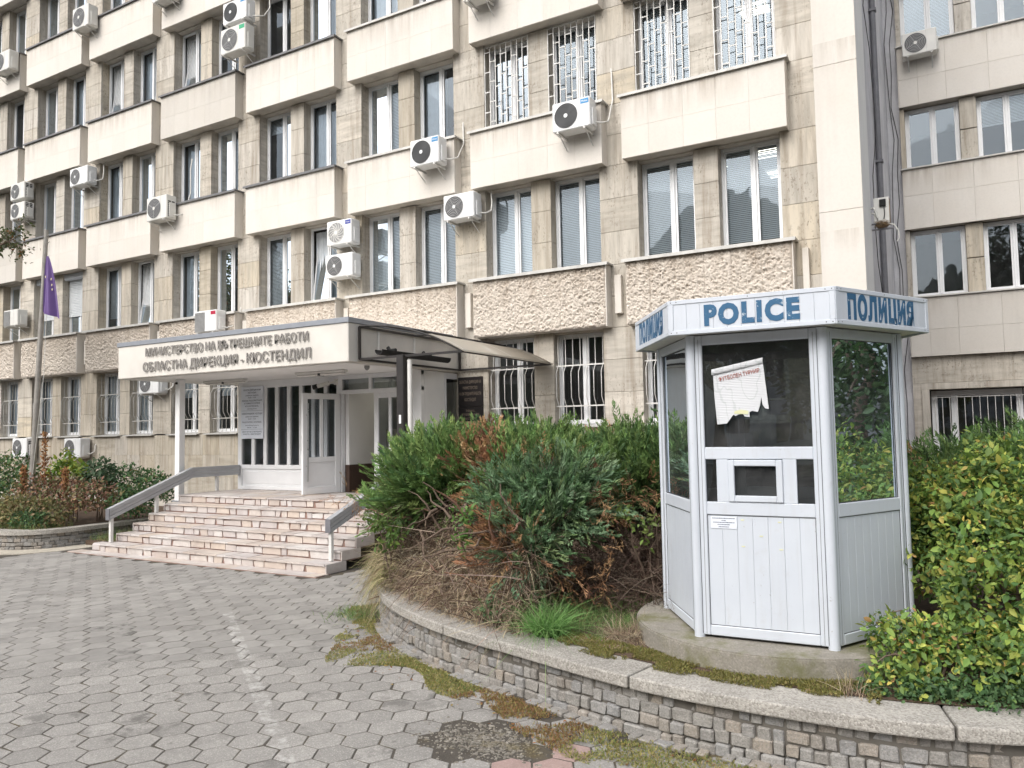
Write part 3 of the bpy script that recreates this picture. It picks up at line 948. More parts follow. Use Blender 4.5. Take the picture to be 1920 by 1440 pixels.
for i, (z0_, z1_) in enumerate(lev):
    core = MB().box(WX0 + .03, WX1, 20.34, 20.98, z0_ + .02, z1_ - .02).build("parapet", "soffit_concrete", wing)
    zm = z0_ + (z1_ - z0_) * (.55 if i % 2 else .45)
    fr = [WX0 + .02 + .0] + [WX0 + q for q in ((.62, 1.45, 2.3, 3.1, 4.0, 7.0) if i % 2 else (.42, 1.0, 1.85, 2.6, 3.5, 6.5))] + [WX1]
    mt = "grey_limestone_cladding" if i == 0 else "limestone_cladding"
    for za, zb_ in ((z0_, zm), (zm, z1_ - .02)):
        for a_, b_ in zip(fr[:-1], fr[1:]):
            slab(core, a_, b_, 20.30, 20.34, za, zb_, mt, c=.002, gap=.0015)
    MB().box(WX0, WX0 + .02, 20.31, 20.70, z0_, z1_ - .02, .003).build("end_slab", mt, core)
    MB().box(WX0 - .03, WX1, 20.24, 20.62, z1_ - .015, z1_ + .02, .004).build("sill", "sill_metal", core)
    MB().box(WX0 + .1, WX1, 20.98, 26, z0_ + .3, z0_ + .55).build("floor_slab", "room_floor", wing)
    if i < 4:
        zt = lev[i + 1][0]
        xa = -.64; q = 0
        MB().box(WX0 + .0, xa, 20.42, 20.72, z1_ + .021, zt, .004).build("pier", "travertine", wing)
        while xa + 1.13 < 8.5:
            st_ = [("none", "none", "blind", "curtain", "none"), ("none", "blind.45", "half", "none", "blind"), ("blind", "none", "curtain", "none", "none"), ("blind", "none", "curtain", "none", "none")][i][q % 5]
            window(wing, xa, xa + 1.13, z1_ + .025, zt - .005, 20.60, st_, False, .52, fw_=.06)
            pm = MB(); h3 = (zt - z1_) / 2
            for e_ in range(2):
                pm.box(xa + 1.135, xa + 1.475, 20.44, 20.68, z1_ + .021 + e_ * h3 + .002, z1_ + .021 + (e_ + 1) * h3 - .022, .004)
            pm.build("pilaster", "pale_travertine" if q % 2 else "travertine", wing)
            xa += 1.48; q += 1
        MB().box(xa - .34, WX1, 20.5, 20.72, z1_ + .021, zt - .001).build("blank_wall", "travertine", wing)
# ground floor of the wing: band, surround and barred window
MB().box(WX0 + .0, WX1, 20.46, 20.9, 3.06, 3.67).build("band_slab", "travertine", wing)
MB().box(WX0 + .0, -.56, 20.47, 20.95, 0, 3.06).build("pier", "travertine", wing)
sr = MB().box(-.56, 5.2, 20.40, 20.50, 2.90, 3.05, .006)
sr.box(-.56, -.40, 20.40, 20.50, .3, 2.90, .006)
sr.build("window_surround", "travertine", wing)
MB().box(-.40, 5.2, 20.50, 20.98, 2.905, 3.05).build("lintel", "soffit_concrete", wing)
MB().box(5.2, WX1, 20.46, 20.95, 0, 3.06).build("pier", "travertine", wing)
MB().box(-.40, 5.2, 20.50, 20.95, 0, .9).build("wall_base", "travertine", wing)
for q in range(3):
    xa = -.38 + q * 1.84
    window(wing, xa, xa + 1.82, .92, 2.88, 20.86, "none", False, .26, fw_=.09)
gb = MB()
xx = -.30
while xx < 5.1:
    gb.tube([(xx, 20.66, .92), (xx, 20.66, 2.72)], .009, 5); xx += .15
for zz in (2.72, 1.45, .95): gb.box(-.36, 5.15, 20.655, 20.675, zz - .01, zz + .01)
gb.build("window_grille", "bar_white_paint", wing)

# grey joint wall between the two, with its pipe and wires
jw = thing("grey_joint_wall", "narrow grey rendered wall between the end column and the wing", "wall", (-1.0, 20.6, 0))
MB().box(-1.9, WX0 - .006, 20.62, 20.95, 0, 17.4).build("wall", "light_grey_render", jw)
MB().box(-1.066, -1.02, 16.9, 20.6, 0, 17.2).build("wall_strip", "light_grey_render", jw)
pp = tag(MB().tube([(-1.0, 16.75, 5.9), (-1.0, 16.75, 17.0)], .055, 10).build("drain_pipe", "pipe_grey"), "dark grey drain pipe running up the grey joint wall", "pipe")
MB().tube([(-1.0, 16.75, 1.0), (-1.0, 16.75, 5.9)], .055, 10).build("lower_pipe", "pipe_grey", pp)
for zz in (4.0, 7.3, 10.4, 13.6):
    MB().box(-1.069, -.93, 16.68, 16.82, zz, zz + .05).build("pipe_clamp", "pipe_grey", pp)
for i, (x0_, sd) in enumerate(((-.95, 1), (-.86, 2), (-.99, 3))):
    pts = [(x0_ + .05 * math.sin(t_ * 1.3 + sd) + .03 * math.sin(t_ * 3.1 + sd), (20.58, 20.58, 15.2)[i], 1.0 + t_ * .8) for t_ in range(0, 19)]
    tag(MB().tube(pts, .008, 5).build("wall_wire", "cable_black"), ("loose thin black wire hanging down beside the wing's edge", "thin black wire close to the wing's window piers", "thin black wire left of the dark drain pipe")[i], "wire")

# ------------------------------------------------------------------ entrance canopy
CX0, CX1, CY0, CZ0, CZ1 = -14.99, -8.74, 9.88, 3.32, 3.99
can = thing("entrance_canopy", "flat white concrete canopy with grey raised Cyrillic lettering over the entrance", "canopy", (-12, 11.5, 0))
MB().box(CX0, CX1, CY0, YW - .02, CZ0, CZ1, .012).build("canopy_slab", "canopy_plaster", can)
fl_ = MB().box(CX0 - .02, CX1 + .02, CY0 - .02, CY0 + .1, CZ1 - .005, CZ1 + .085, .004)
fl_.box(CX0 - .02, CX0 + .1, CY0 + .1, YW - .02, CZ1 - .005, CZ1 + .085, .004).box(CX1 - .1, CX1 + .02, CY0 + .1, YW - .02, CZ1 - .005, CZ1 + .085, .004)
fl_.build("roof_flashing", "flashing_grey", can)
MB().box(CX0 + .08, CX1 - .08, CY0 + .08, 12.6, CZ0 - .012, CZ0 - .002).build("soffit", "white_plaster", can)
put_text("МИНИСТЕРСТВО НА ВЪТРЕШНИТЕ РАБОТИ", (-14.06, CY0 - .022, 3.735), "letter_grey", can, width=4.43, height=.165, extrude=.014, bold=.012)
put_text("ОБЛАСТНА ДИРЕКЦИЯ - КЮСТЕНДИЛ", (-14.14, CY0 - .022, 3.435), "letter_grey", can, width=4.57, height=.18, extrude=.014, bold=.012)
pst = MB().box(-14.04, -13.90, 10.53, 10.67, .78, CZ0 - .012, .008).build("post", "white_plaster", can)
MB().tube([(-13.97, 10.52, 3.22), (-13.97, 10.49, 3.22)], .025, 10).build("post_lamp", "black_rubber", pst)
MB().box(-14.07, -13.87, 10.50, 10.70, .777, .80).build("foot_plate", "flashing_grey", pst)

# lamps under the canopy
for i, (xa, ya, xb, yb) in enumerate(((-13.75, 10.95, -13.2, 11.7), (-10.75, 10.7, -10.0, 11.2))):
    t_ = thing("ceiling_lamp", ("fluorescent batten lamp under the canopy above the notice board", "fluorescent batten lamp under the canopy in front of the open door")[i], "lamp", ((xa + xb) / 2, (ya + yb) / 2, CZ0 - .05))
    dv = Vector((xb - xa, yb - ya, 0)); L_ = 1.2; an = (0.0, 0.0)[i]
    T = Matrix.Translation(((xa + xb) / 2, (ya + yb) / 2, CZ0 - .012)) @ Matrix.Rotation(an, 4, 'Z')
    MB().box(-.62, .62, -.07, .07, -.05, -.002, .01, T).build("lamp_body", "old_white_pvc", t_)
    MB().box(-.60, .60, -.05, .05, -.085, -.051, .015, T).build("lamp_cover", "old_white_pvc", t_)
    MB().box(-.02, .02, -.075, .075, -.09, -.048, .004, T).build("lamp_clip", "dark_plastic", t_)

# ------------------------------------------------------------------ entrance vestibule
ZL, YV = .93, 12.0
ves = thing("entrance_vestibule", "white glazed entrance porch with dark narrow panes under the canopy", "porch", (-11.3, 12.6, ZL))
f = MB()
zt = CZ0 - .013
f.box(-13.85, -13.73, YV, YV + .10, ZL, zt, .006)
f.box(-13.73, -10.86, YV + .002, YV + .098, 3.15, zt, .006)
f.box(-13.73, -11.75, YV + .002, YV + .098, 1.38, 1.47, .006)
f.box(-13.73, -11.75, YV + .002, YV + .098, ZL, ZL + .08, .006)
f.box(-10.90, -10.80, YV, YV + .10, ZL, zt, .006)
f.build("frame", "window_pvc", ves)
xm_ = [-13.73, -13.38, -13.01, -12.66, -12.30, -11.95, -11.60, -11.25, -10.90]
for i, (a_, b_) in enumerate(zip(xm_[:-1], xm_[1:])):
    MB().box(b_ - .05, b_ + .05, YV + .004, YV + .094, 1.47, 3.15, .006).build("mullion", "window_pvc", ves)
    MB().add([(a_, YV + .05, 1.47), (b_, YV + .05, 1.47), (b_, YV + .05, 3.15), (a_, YV + .05, 3.15)], [(0, 1, 2, 3)]).build("pane", "entrance_glass", ves)
MB().box(-13.73, -11.75, YV + .03, YV + .07, ZL + .08, 1.38, .004).build("lower_panel", "window_pvc", ves)
MB().box(-13.66, -11.82, YV + .022, YV + .03, ZL + .13, 1.33, .004).build("panel_moulding", "window_pvc", ves)
# head and transom lights above the doorway
f = MB().box(-10.80, -8.80, YV + .002, YV + .098, 2.92, 3.0, .006).box(-10.80, -8.80, YV + .002, YV + .098, 3.22, zt, .006)
for xx in (-10.06, -9.2): f.box(xx - .04, xx + .04, YV + .004, YV + .096, 3.0, 3.22, .004)
f.build("transom", "window_pvc", ves)
for a_, b_ in ((-10.80, -10.10), (-10.02, -9.24)):
    MB().add([(a_, YV + .05, 3.0), (b_, YV + .05, 3.0), (b_, YV + .05, 3.22), (a_, YV + .05, 3.22)], [(0, 1, 2, 3)]).build("pane", "entrance_glass", ves)
# doors: one open outwards, one shut
def door_leaf(name, T, wd, h=1.985, label=None):
    dr = MB()
    e = .115
    dr.box(0, e, 0, .06, 0, h, .006, T).box(wd - e, wd, 0, .06, 0, h, .006, T).box(e, wd - e, .001, .059, h - e, h, .006, T).box(e, wd - e, .001, .059, 0, .14, .006, T)
    dr.box(e, wd - e, .001, .059, .62, .72, .006, T).box(wd * .5 - .035, wd * .5 + .035, .001, .059, .72, h - e, .006, T)
    o = dr.build(name, "window_pvc", ves)
    if label: o["label"] = label
    MB().box(e, wd - e, .02, .04, .14, .62, .004, T).build("door_panel", "window_pvc", o)
    for a_, b_ in ((e, wd * .5 - .035), (wd * .5 + .035, wd - e)):
        MB().add([T @ Vector(p) for p in ((a_, .03, .72), (b_, .03, .72), (b_, .03, h - e), (a_, .03, h - e))], [(0, 1, 2, 3)]).build("pane", "entrance_glass", o)
    return o
T1 = Matrix.Translation((-10.87, YV - .02, ZL + .01)) @ Matrix.Rotation(R(180 + 78), 4, 'Z')
dl = door_leaf("open_door", T1, .88, label="white door leaf swung open with a long steel pull bar")
hb = MB().tube([T1 @ Vector((.80, .11, .25)), T1 @ Vector((.80, .11, 1.78))], .018, 8)
for zz in (.55, 1.55): hb.tube([T1 @ Vector((.80, .06, zz)), T1 @ Vector((.80, .12, zz))], .012, 6)
hb.build("pull_bar", "steel", dl)
MB().box(.84, .875, -.012, .0, .85, 1.15, .003, T1).build("lock_plate", "dark_plastic", dl)
T2 = Matrix.Translation((-9.98, YV + .02, ZL + .01))
door_leaf("shut_door", T2, .80)
# white walls at the right end of the porch
MB().box(-9.17, -8.80, YV, YV + .12, ZL, zt, .006).build("wall", "white_plaster", ves)
MB().box(-8.88, -8.80, YV + .12, 12.78, ZL, zt, .004).build("side_wall", "white_plaster", ves)
MB().box(-8.86, -8.80, 12.79, 12.86, ZL, zt, .004).build("side_mullion", "window_pvc", ves)
MB().add([(-8.83, 12.86, ZL), (-8.83, YW, ZL), (-8.83, YW, zt - .12), (-8.83, 12.86, zt - .12)], [(0, 1, 2, 3)]).build("side_pane", "entrance_glass", ves)
MB().box(-8.86, -8.80, 12.86, YW - .002, zt - .12, zt).build("side_head", "window_pvc", ves)
# inside of the hall, seen through the doorway: white wall over a brown dado
MB().box(-10.795, -10.70, YV + .105, 16.9, ZL + .55, 3.3).build("hall_wall", "white_plaster", ves)
MB().box(-10.795, -10.698, YV + .105, 16.9, ZL, ZL + .545).build("hall_dado", "brown_dado", ves)
MB().box(-10.69, -8.9, 15.4, 15.5, ZL + .55, 3.3).build("hall_end_wall", "white_plaster", ves)
MB().box(-10.69, -8.9, 15.39, 15.51, ZL, ZL + .545).build("hall_end_dado", "brown_dado", ves)
MB().box(-10.69, -10.62, 13.4, 13.5, ZL, 3.3).build("hall_frame", "window_pvc", ves)
MB().box(-13.8, -8.9, YV + .1, 16.0, ZL - .02, ZL).build("hall_floor", "room_floor", ves)
MB().box(-10.3, -9.2, 13.2, 13.5, 3.24, 3.29).build("added_hall_light", "lamp_tube", ves)  # glowing panel added out of view to brighten the dark hall
MB().box(-13.85, -13.75, YV + .1, YW + .04, ZL, zt).build("left_side_wall", "white_plaster", ves)

# notice board on the left of the porch
nb = thing("notice_board", "pale blue notice board with lines of dark lettering beside the porch panes", "sign", (-13.37, YV - .03, 2.05))
MB().box(-13.72, -13.03, YV - .025, YV - .003, 2.04, 3.19, .004).build("board", "notice_paper", nb)
for s_, zz, hh, ww in (("ОБЛАСТНА ДИРЕКЦИЯ НА МВР", 3.11, .032, .55), ("КЮСТЕНДИЛ", 3.05, .032, .25), ("работно време", 2.995, .026, .40), ("08.30 - 17.30", 2.945, .026, .24),
                       ("REGIONAL POLICE DIRECTORATE", 2.875, .034, .62), ("AT THE MINISTRY OF INTERIOR", 2.815, .034, .50), ("KYUSTENDIL", 2.755, .030, .42), ("working hours", 2.70, .026, .30),
                       ("РАЙОННО УПРАВЛЕНИЕ - КЮСТЕНДИЛ", 2.585, .034, .64), ("работно време", 2.525, .026, .40), ("08.30 - 17.30", 2.475, .026, .24),
                       ("POLICE STATION - KYUSTENDIL", 2.40, .034, .60), ("working hours", 2.335, .026, .42), ("08.30 - 17.30", 2.285, .026, .30),
                       ("МИНИСТЕРСТВО НА ВЪТРЕШНИТЕ", 2.19, .028, .60), ("РАБОТИ - КЮСТЕНДИЛ", 2.14, .028, .54)):
    put_text(s_, (-13.375, YV - .0262, zz - .012), "notice_ink", nb, "text_line", width=ww, height=hh, extrude=0, bold=.01, split=False, centre=True, res=2)
for zz in (2.655, 2.245):
    MB().box(-13.71, -13.04, YV - .0275, YV - .026, zz, zz + .004).build("rule_line", "notice_ink", nb)

# dark bronze sign on the pier right of the porch
ds = thing("bronze_sign", "black office sign with bronze lettering and a gold plate on the pier", "sign", (-8.45, YW - .02, 2.2))
MB().box(-8.76, -8.17, YW - .035, YW - .003, 2.62, 3.22, .004).build("upper_plate", "sign_black", ds)
MB().box(-8.76, -8.17, YW - .035, YW - .003, 1.95, 2.615, .004).build("lower_plate", "sign_black", ds)
MB().box(-8.73, -8.21, YW - .039, YW - .0355, 2.12, 2.32, .001).build("gold_plate", "sign_gold", ds)
for s_, zz, hh, ww, mt in (("ОБЛАСТНА ДИРЕКЦИЯ НА", 3.11, .062, .53, "sign_bronze_ink"), ("МИНИСТЕРСТВО", 2.99, .062, .35, "sign_bronze_ink"), ("НА ВЪТРЕШНИТЕ РАБОТИ", 2.87, .062, .52, "sign_bronze_ink"), ("КЮСТЕНДИЛ", 2.75, .062, .27, "sign_bronze_ink"),
                           ("РАЙОННО", 2.53, .045, .20, "sign_bronze_ink"), ("УПРАВЛЕНИЕ НА МВР", 2.455, .045, .42, "sign_bronze_ink"), ("КЮСТЕНДИЛ", 2.375, .045, .25, "sign_bronze_ink"), ("ПРИЕМНАТА", 2.245, .04, .33, "sign_black"), ("СРЕЩУ КАФЕТО", 2.16, .04, .42, "sign_black")):
    put_text(s_, (-8.465, YW - (.0362 if mt != "sign_black" else .0402), zz - .02), mt, ds, "text_line", width=ww, height=hh, extrude=0, bold=.012, split=False, centre=True, res=2)

# security camera over the open door
cc = thing("security_camera", "dark bullet security camera over the open door", "camera", (-10.95, YV - .06, 3.17))
MB().tube([(-10.92, YV - .003, 3.21), (-10.95, YV - .12, 3.16), (-11.05, YV - .16, 3.13)], .018, 8).build("bracket", "ac_casing", cc)
MB().tube([(-11.02, YV - .13, 3.15), (-11.26, YV - .24, 3.09)], .045, 10).build("body", "ac_casing", cc)
MB().tube([(-11.24, YV - .23, 3.095), (-11.33, YV - .27, 3.07)], .05, 10).build("lens_hood", "black_rubber", cc)
MB().box(-11.0, -10.9, YV - .012, YV - .002, 3.12, 3.24).build("wall_plate", "ac_casing", cc)
cc = thing("dome_camera", "small dome camera at the canopy's right soffit edge", "camera", (-8.95, 10.6, 3.28))
MB().tube([(-8.95, 10.6, 3.306), (-8.95, 10.6, 3.27), (-8.95, 10.6, 3.24), (-8.95, 10.6, 3.225)], [.05, .05, .035, .01], 10).build("dome", "grey_plastic", cc)
MB().disc((-8.95, 10.6, 3.3065), .065, 12, 'z').build("base_ring", "ac_casing", cc)

# ------------------------------------------------------------------ entrance steps
SX0, SX1, SY, RI, TR = -13.84, -8.26, 8.81, .155, .339
stp = thing("entrance_steps", "six broad steps clad in pinkish broken marble leading to the door", "steps", (-11, 9.6, 0))
def shard(parent, poly, axis, a0, a1, name="stone"):
    MB().prism(poly, axis, a0, a1).build(name, "step_marble", parent)
for s_ in range(6):
    y0_ = SY + s_ * TR; z1_ = (s_ + 1) * RI
    y1_ = YV if s_ == 5 else y0_ + TR + .02
    so = MB().box(SX0 + .01, SX1 - .01, y0_ + .018, max(y1_, y0_ + .4) if s_ < 5 else YV, 0 if s_ == 0 else z1_ - RI - .02, z1_ - .016).build("step", "step_grout", stp)
    # riser stones
    x = SX0
    while x < SX1 - .05:
        w_ = random.uniform(.13, .34) if random.random() < .75 else random.uniform(.34, .5)
        x2 = min(SX1, x + w_)
        if SX1 - x2 < .12: x2 = SX1
        g = random.uniform(.004, .012)
        zb, zt_ = z1_ - RI + random.uniform(.004, .02), z1_ - .03 - random.uniform(0, .012)
        j = lambda s=.02: random.uniform(-s, s)
        poly = [(x + g + max(0, j(.035)), zb), (x2 - g - max(0, j(.035)), zb), (x2 - g + min(0, j()), zt_ - max(0, j())), (x + g + max(0, j()), zt_ - max(0, j(.03)))]
        if random.random() < .4: poly.insert(3, ((x + x2) / 2, zt_ + .003))
        shard(so, poly, 'y', y0_ + random.uniform(.0, .006), y0_ + .03)
        x = x2
    # tread stones
    if s_ < 5:
        x = SX0
        while x < SX1 - .05:
            x2 = min(SX1, x + random.uniform(.22, .55))
            if SX1 - x2 < .15: x2 = SX1
            g = .006; ja = random.uniform(-.05, .05)
            yb = y0_ + TR - .002
            shard(so, [(x + g, y0_ - .022), (x2 - g, y0_ - .022 + random.uniform(0, .008)), (min(SX1, x2 - g + max(-.03, ja)), yb), (x + g + max(0, ja), yb)], 'z', z1_ - .03, z1_ - random.uniform(0, .004), "tread_stone")
            x = x2
    else:
        y = y0_ - .022
        while y < YV - .02:
            y2 = min(YV, y + random.uniform(.35, .6)); x = SX0
            while x < SX1 - .05:
                x2 = min(SX1, x + random.uniform(.3, .7))
                if SX1 - x2 < .2: x2 = SX1
                g = .006; ja = random.uniform(0, .05)
                shard(so, [(x + g, y + g), (x2 - g, y + g), (x2 - g - (ja if x2 < SX1 else 0), y2 - g), (x + g + ja, y2 - g)], 'z', z1_ - .03, z1_ - random.uniform(0, .003), "landing_stone")
                x = x2
            y = y2
    for xe in (SX1, SX0 - .02):
        MB().box(xe, xe + .02, y0_ - .01, YV if s_ == 5 else y0_ + TR + .1, max(0, z1_ - RI), z1_ - .004, .004).build("cheek_stone", "step_marble", so)
# pale row of slabs along the foot of the steps
ap = MB().box(SX0 - .62, SX1 + .05, SY - .26, SY + .05, -.03, .008).build("foot_strip", "step_grout", stp)
x = SX0 - .6
while x < SX1:
    x2 = min(SX1 + .04, x + random.uniform(.2, .42))
    shard(ap, [(x + .004, SY - .255), (x2 - .004, SY - .255), (x2 - .004 + .02, SY + .0), (x + .004 + .02, SY + .0)], 'z', -.01, .018)
    x = x2
MB().box(SX0 - .3, SX0 - .005, SY + .02, SY + .25, 0, .15, .03).build("end_block", "step_marble", stp)
MB().box(-8.2, -7.55, 9.75, 10.6, 0, .16, .02).build("side_step", "plinth_concrete", stp)

# handrails
def rail(name, label, x, y0_, z0_, y1_, z1_, y2_, posts, w_=.05):
    t = thing(name, label, "handrail", (x, y0_, 0))
    sl_ = math.atan2(z1_ - z0_, y1_ - y0_)
    h_ = .21
    b = MB()
    for q, (a0, a1, th) in enumerate(((0, .065, w_), (.072, .138, w_ - .006), (.145, .21, w_))):
        b.prism([(y0_, z0_ - h_ / 2 + a0), (y1_, z1_ - h_ / 2 + a0), (y1_, z1_ - h_ / 2 + a1), (y0_, z0_ - h_ / 2 + a1)], 'x', x - th, x + th)
    b.build("sloping_board", "aluminium", t)
    if y2_:
        b = MB()
        for a0, a1 in ((0, .065), (.072, .138), (.145, .21)):
            b.box(x - w_, x + w_, y1_ + .002, y2_, z1_ - h_ / 2 + a0, z1_ - h_ / 2 + a1)
        b.build("level_board", "aluminium", t)
    MB().prism([(y0_ - .012, z0_ - h_ / 2), (y0_ - .002, z0_ - h_ / 2), (y0_ - .002, z0_ + h_ / 2), (y0_ - .012, z0_ + h_ / 2)], 'x', x - w_ - .004, x + w_ + .004).build("end_cap", "pipe_grey", t)
    for (py, pz0, pz1) in posts:
        MB().box(x - .03, x + .03, py - .03, py + .03, pz0, pz1, .005).build("post", "old_white_pvc", t)
rail("stair_handrail", "grey metal handrail with a level end on the planter side of the steps", SX0 + .04, 8.93, .68, 10.75, 1.36, 11.98, ((9.0, .157, .62), (9.95, .62, .97), (11.4, .935, 1.27)))
rail("stair_handrail", "grey metal handrail partly behind the big juniper", SX1 - .12, 9.0, .70, 10.75, 1.36, 11.9, ((9.06, .157, .64), (9.95, .62, .97), (11.4, .935, 1.27)))

# ------------------------------------------------------------------ dark metal awning beside the canopy
aw = thing("metal_awning", "black framed awning with a curved cloudy plastic roof beside the canopy", "awning", (-7.8, 11.5, 0))
AX0, AX1, AYf, AYb, AZ0, AZ1 = -8.70, -6.61, 10.12, 13.2, 3.37, 3.93
def arch(u):   # u 0..1 from canopy to eave
    return AX0 + (AX1 - AX0) * u, AZ1 - (AZ1 - AZ0) * (u ** 2.1)
fb = MB()
t = .018
for yy in (AYf, (AYf + AYb) / 2, AYb):
    fb.tube([(arch(i / 10)[0], yy, arch(i / 10)[1]) for i in range(11)], t, 6)
fb.box(AX0, AX1, AYf - t, AYf + t, AZ0 - t, AZ0 + t).box(AX0, AX1, AYb - t, AYb + t, AZ0 - t, AZ0 + t)
fb.box(AX0 - t, AX0 + t, AYf - t, AYf + t, AZ0, AZ1).box(AX0 - t, AX0 + t, AYb - t, AYb + t, AZ0, AZ1)
fb.box(AX0 - t + .001, AX0 + t - .001, AYf, AYb, AZ0 - t, AZ0 + t)
fb.build("frame", "black_paint", aw)
for u in (0.0, .28, .52, .75, 1.0):
    xx, zz = arch(u)
    MB().box(xx - t, xx + t, AYf, AYb, zz - t + .0, zz + t).build("purlin", "black_paint", aw)
vs = []; n = 16
for i in range(n + 1):
    xx, zz = arch(.70 + .30 * i / n)
    if i == n: xx += .05; zz -= .03
    vs += [(xx, AYf - .03, zz + .028), (xx, AYb, zz + .028), ]
b = MB().add(vs, [(2 * i, 2 * i + 1, 2 * i + 3, 2 * i + 2) for i in range(n)], True)
so = b.build("roof_sheet", "polycarbonate", aw)
sd = so.modifiers.new("thick", 'SOLIDIFY'); sd.thickness = .008
for yy in (AYf + .02, 11.66, 12.9):
    vs = [(arch(.70 + .3 * i / n)[0], yy + e, arch(.70 + .3 * i / n)[1] + .038) for i in range(n + 1) for e in (-.012, .012)]
    MB().add(vs, [(2 * i, 2 * i + 1, 2 * i + 3, 2 * i + 2) for i in range(n)]).build("cover_strip", "cable_white", aw)
po = MB().box(-7.87, -7.73, AYf - .07, AYf + .07, .35, AZ0 + .016, .006).build("post", "black_paint", aw)
MB().box(-7.82, -7.775, AYf - .0735, AYf - .0715, 2.26, 2.40).build("sticker", "white_print", po)
MB().tube([(-7.66, AYf + .02, 3.30), (-7.66, AYf + .02, .4)], .04, 8).build("downpipe", "old_white_pvc", aw)
# black gutter slung under the awning
gt = thing("rain_gutter", "short black gutter slung below the awning frame", "gutter", (-8.4, 11.1, 3.4))
pr = []
for i in range(9):
    a_ = math.pi * i / 8
    pr.append((math.cos(a_) * .085, -math.sin(a_) * .09))
outer = [(-8.42 + p_[0], 3.53 + p_[1]) for p_ in pr]; inner = [(-8.42 + p_[0] * .86, 3.535 + p_[1] * .86) for p_ in reversed(pr)]
MB().prism(outer + inner, 'y', 10.28, 12.35).build("trough", "black_rubber", gt)
for yy in (10.75, 11.8):
    MB().tube([(-8.60, yy, 3.62), (-8.55, yy, 3.56), (-8.42, yy, 3.56)], .035, 8).build("outlet_pipe", "black_rubber", gt)
    MB().box(-8.73, -8.712, yy - .12, yy - .08, 3.5, 3.9).build("hanger", "old_white_pvc", gt)

# ------------------------------------------------------------------ outdoor air conditioner units
def ac_unit(label, x, yf, z, kind="rings", w_=.78, h_=.55, fan="grey_plastic", case="ac_casing", badge=None, text=None, pipe=0, bracket=True):
    """x: left edge, yf: front face, z: underside; the unit's back faces the building"""
    t = thing("air_conditioner", label, "air conditioner", (x + w_ / 2, yf + .15, z), group="outdoor units on the facade")
    D_ = .30
    MB().box(x, x + w_, yf, yf + D_, z, z + h_, .018).build("casing", case, t)
    MB().box(x + w_ + .001, x + w_ + .028, yf + .07, yf + D_ - .04, z + .04, z + h_ * .66, .01).build("valve_cover", case, t)
    MB().box(x + w_ * .70, x + w_ * .703, yf - .002, yf + .001, z + .02, z + h_ - .02).build("casing_seam", "grey_plastic", t)
    fr = h_ * .42; fx = x + fr + .05; fz = z + h_ * .5
    if kind in ("rings", "swirl", "cross"):
        MB().disc((fx, yf - .003, fz), fr, 28).build("fan_well", "dark_plastic" if fan != "ac_casing" else "grey_plastic", t)
        g = MB()
        if kind != "swirl":
            for q in range(1, 8):
                rr = fr * q / 7.0
                g.disc((fx, yf - .010, fz), rr, 28, 'y', rr - fr * .055)
        else:
            for q in range(14):
                a0 = 2 * math.pi * q / 14
                vs = []
                for e in range(9):
                    rr = fr * (.12 + .88 * e / 8); aa = a0 + e * .12
                    for s_ in (-.008, .008):
                        vs.append((fx + rr * math.cos(aa) - s_ * math.sin(aa), yf - .010, fz + rr * math.sin(aa) + s_ * math.cos(aa)))
                g.add(vs, [(2 * e, 2 * e + 1, 2 * e + 3, 2 * e + 2) for e in range(8)])
            g.disc((fx, yf - .0102, fz), fr, 28, 'y', fr * .95)
        for q in range(3 if kind == "cross" else 4):
            a0 = 2 * math.pi * q / (3 if kind == "cross" else 4) + .5
            ca, sa = math.cos(a0), math.sin(a0); s_ = .012 if kind == "cross" else .006
            g.add([(fx - s_ * sa, yf - .012, fz + s_ * ca), (fx + s_ * sa, yf - .012, fz - s_ * ca), (fx + fr * ca + s_ * sa, yf - .012, fz + fr * sa - s_ * ca), (fx + fr * ca - s_ * sa, yf - .012, fz + fr * sa + s_ * ca)], [(0, 1, 2, 3)])
        g.build("fan_grille", fan, t)
        MB().disc((fx, yf - .016, fz), fr * .17, 16).build("fan_hub", case, t)
    elif kind == "louvre":
        g = MB()
        for q in range(16):
            zz = z + .03 + q * (h_ - .06) / 16
            g.box(x + .02, x + w_ * .48, yf - .012, yf - .002, zz, zz + (h_ - .06) / 16 * .55)
        g.build("front_louvre", "grey_plastic", t)
    if kind == "cross":
        g = MB()
        for cx_ in (0, 1):
            for q in range(9):
                zz = z + .05 + q * .048
                g.box(x + w_ + .0015, x + w_ + .0035, yf + .05 + cx_ * .11, yf + .13 + cx_ * .11, zz, zz + .03)
        g.build("side_vents", "black_rubber", t)
    if badge:
        MB().box(x + w_ * .76, x + w_ * .97, yf - .004, yf - .0005, z + h_ * .78, z + h_ * .94).build("badge", badge, t)
        if text: put_text(text, (x + w_ * .865, yf - .005, z + h_ * .83), "white_print", t, "badge_text", width=.12, extrude=0, split=False, centre=True, res=2)
    if bracket:
        for xx in (x + .10, x + w_ - .13):
            g = MB().box(xx, xx + .03, yf - .02, yf + .42, z - .035, z - .002)
            g.tube([(xx + .015, yf + .05, z - .035), (xx + .015, yf + .38, z - .24)], .012, 4)
            g.build("bracket", "bar_white_paint", t)
    if pipe:
        xr_ = x + w_ + .02
        pts = [(xr_, yf + .2, z + .12), (xr_ + .10, yf + .22, z + .09), (xr_ + .17, min(yf + .4, 13.2), z + .16), (xr_ + .18, 13.22, z + .16 + pipe * .4), (xr_ + .17, 13.22, z + .16 + pipe * .8), (xr_ + .13, 13.3, z + .2 + pipe)]
        MB().tube(pts, .016, 6).build("refrigerant_pipe", "cable_white", t)
    return t

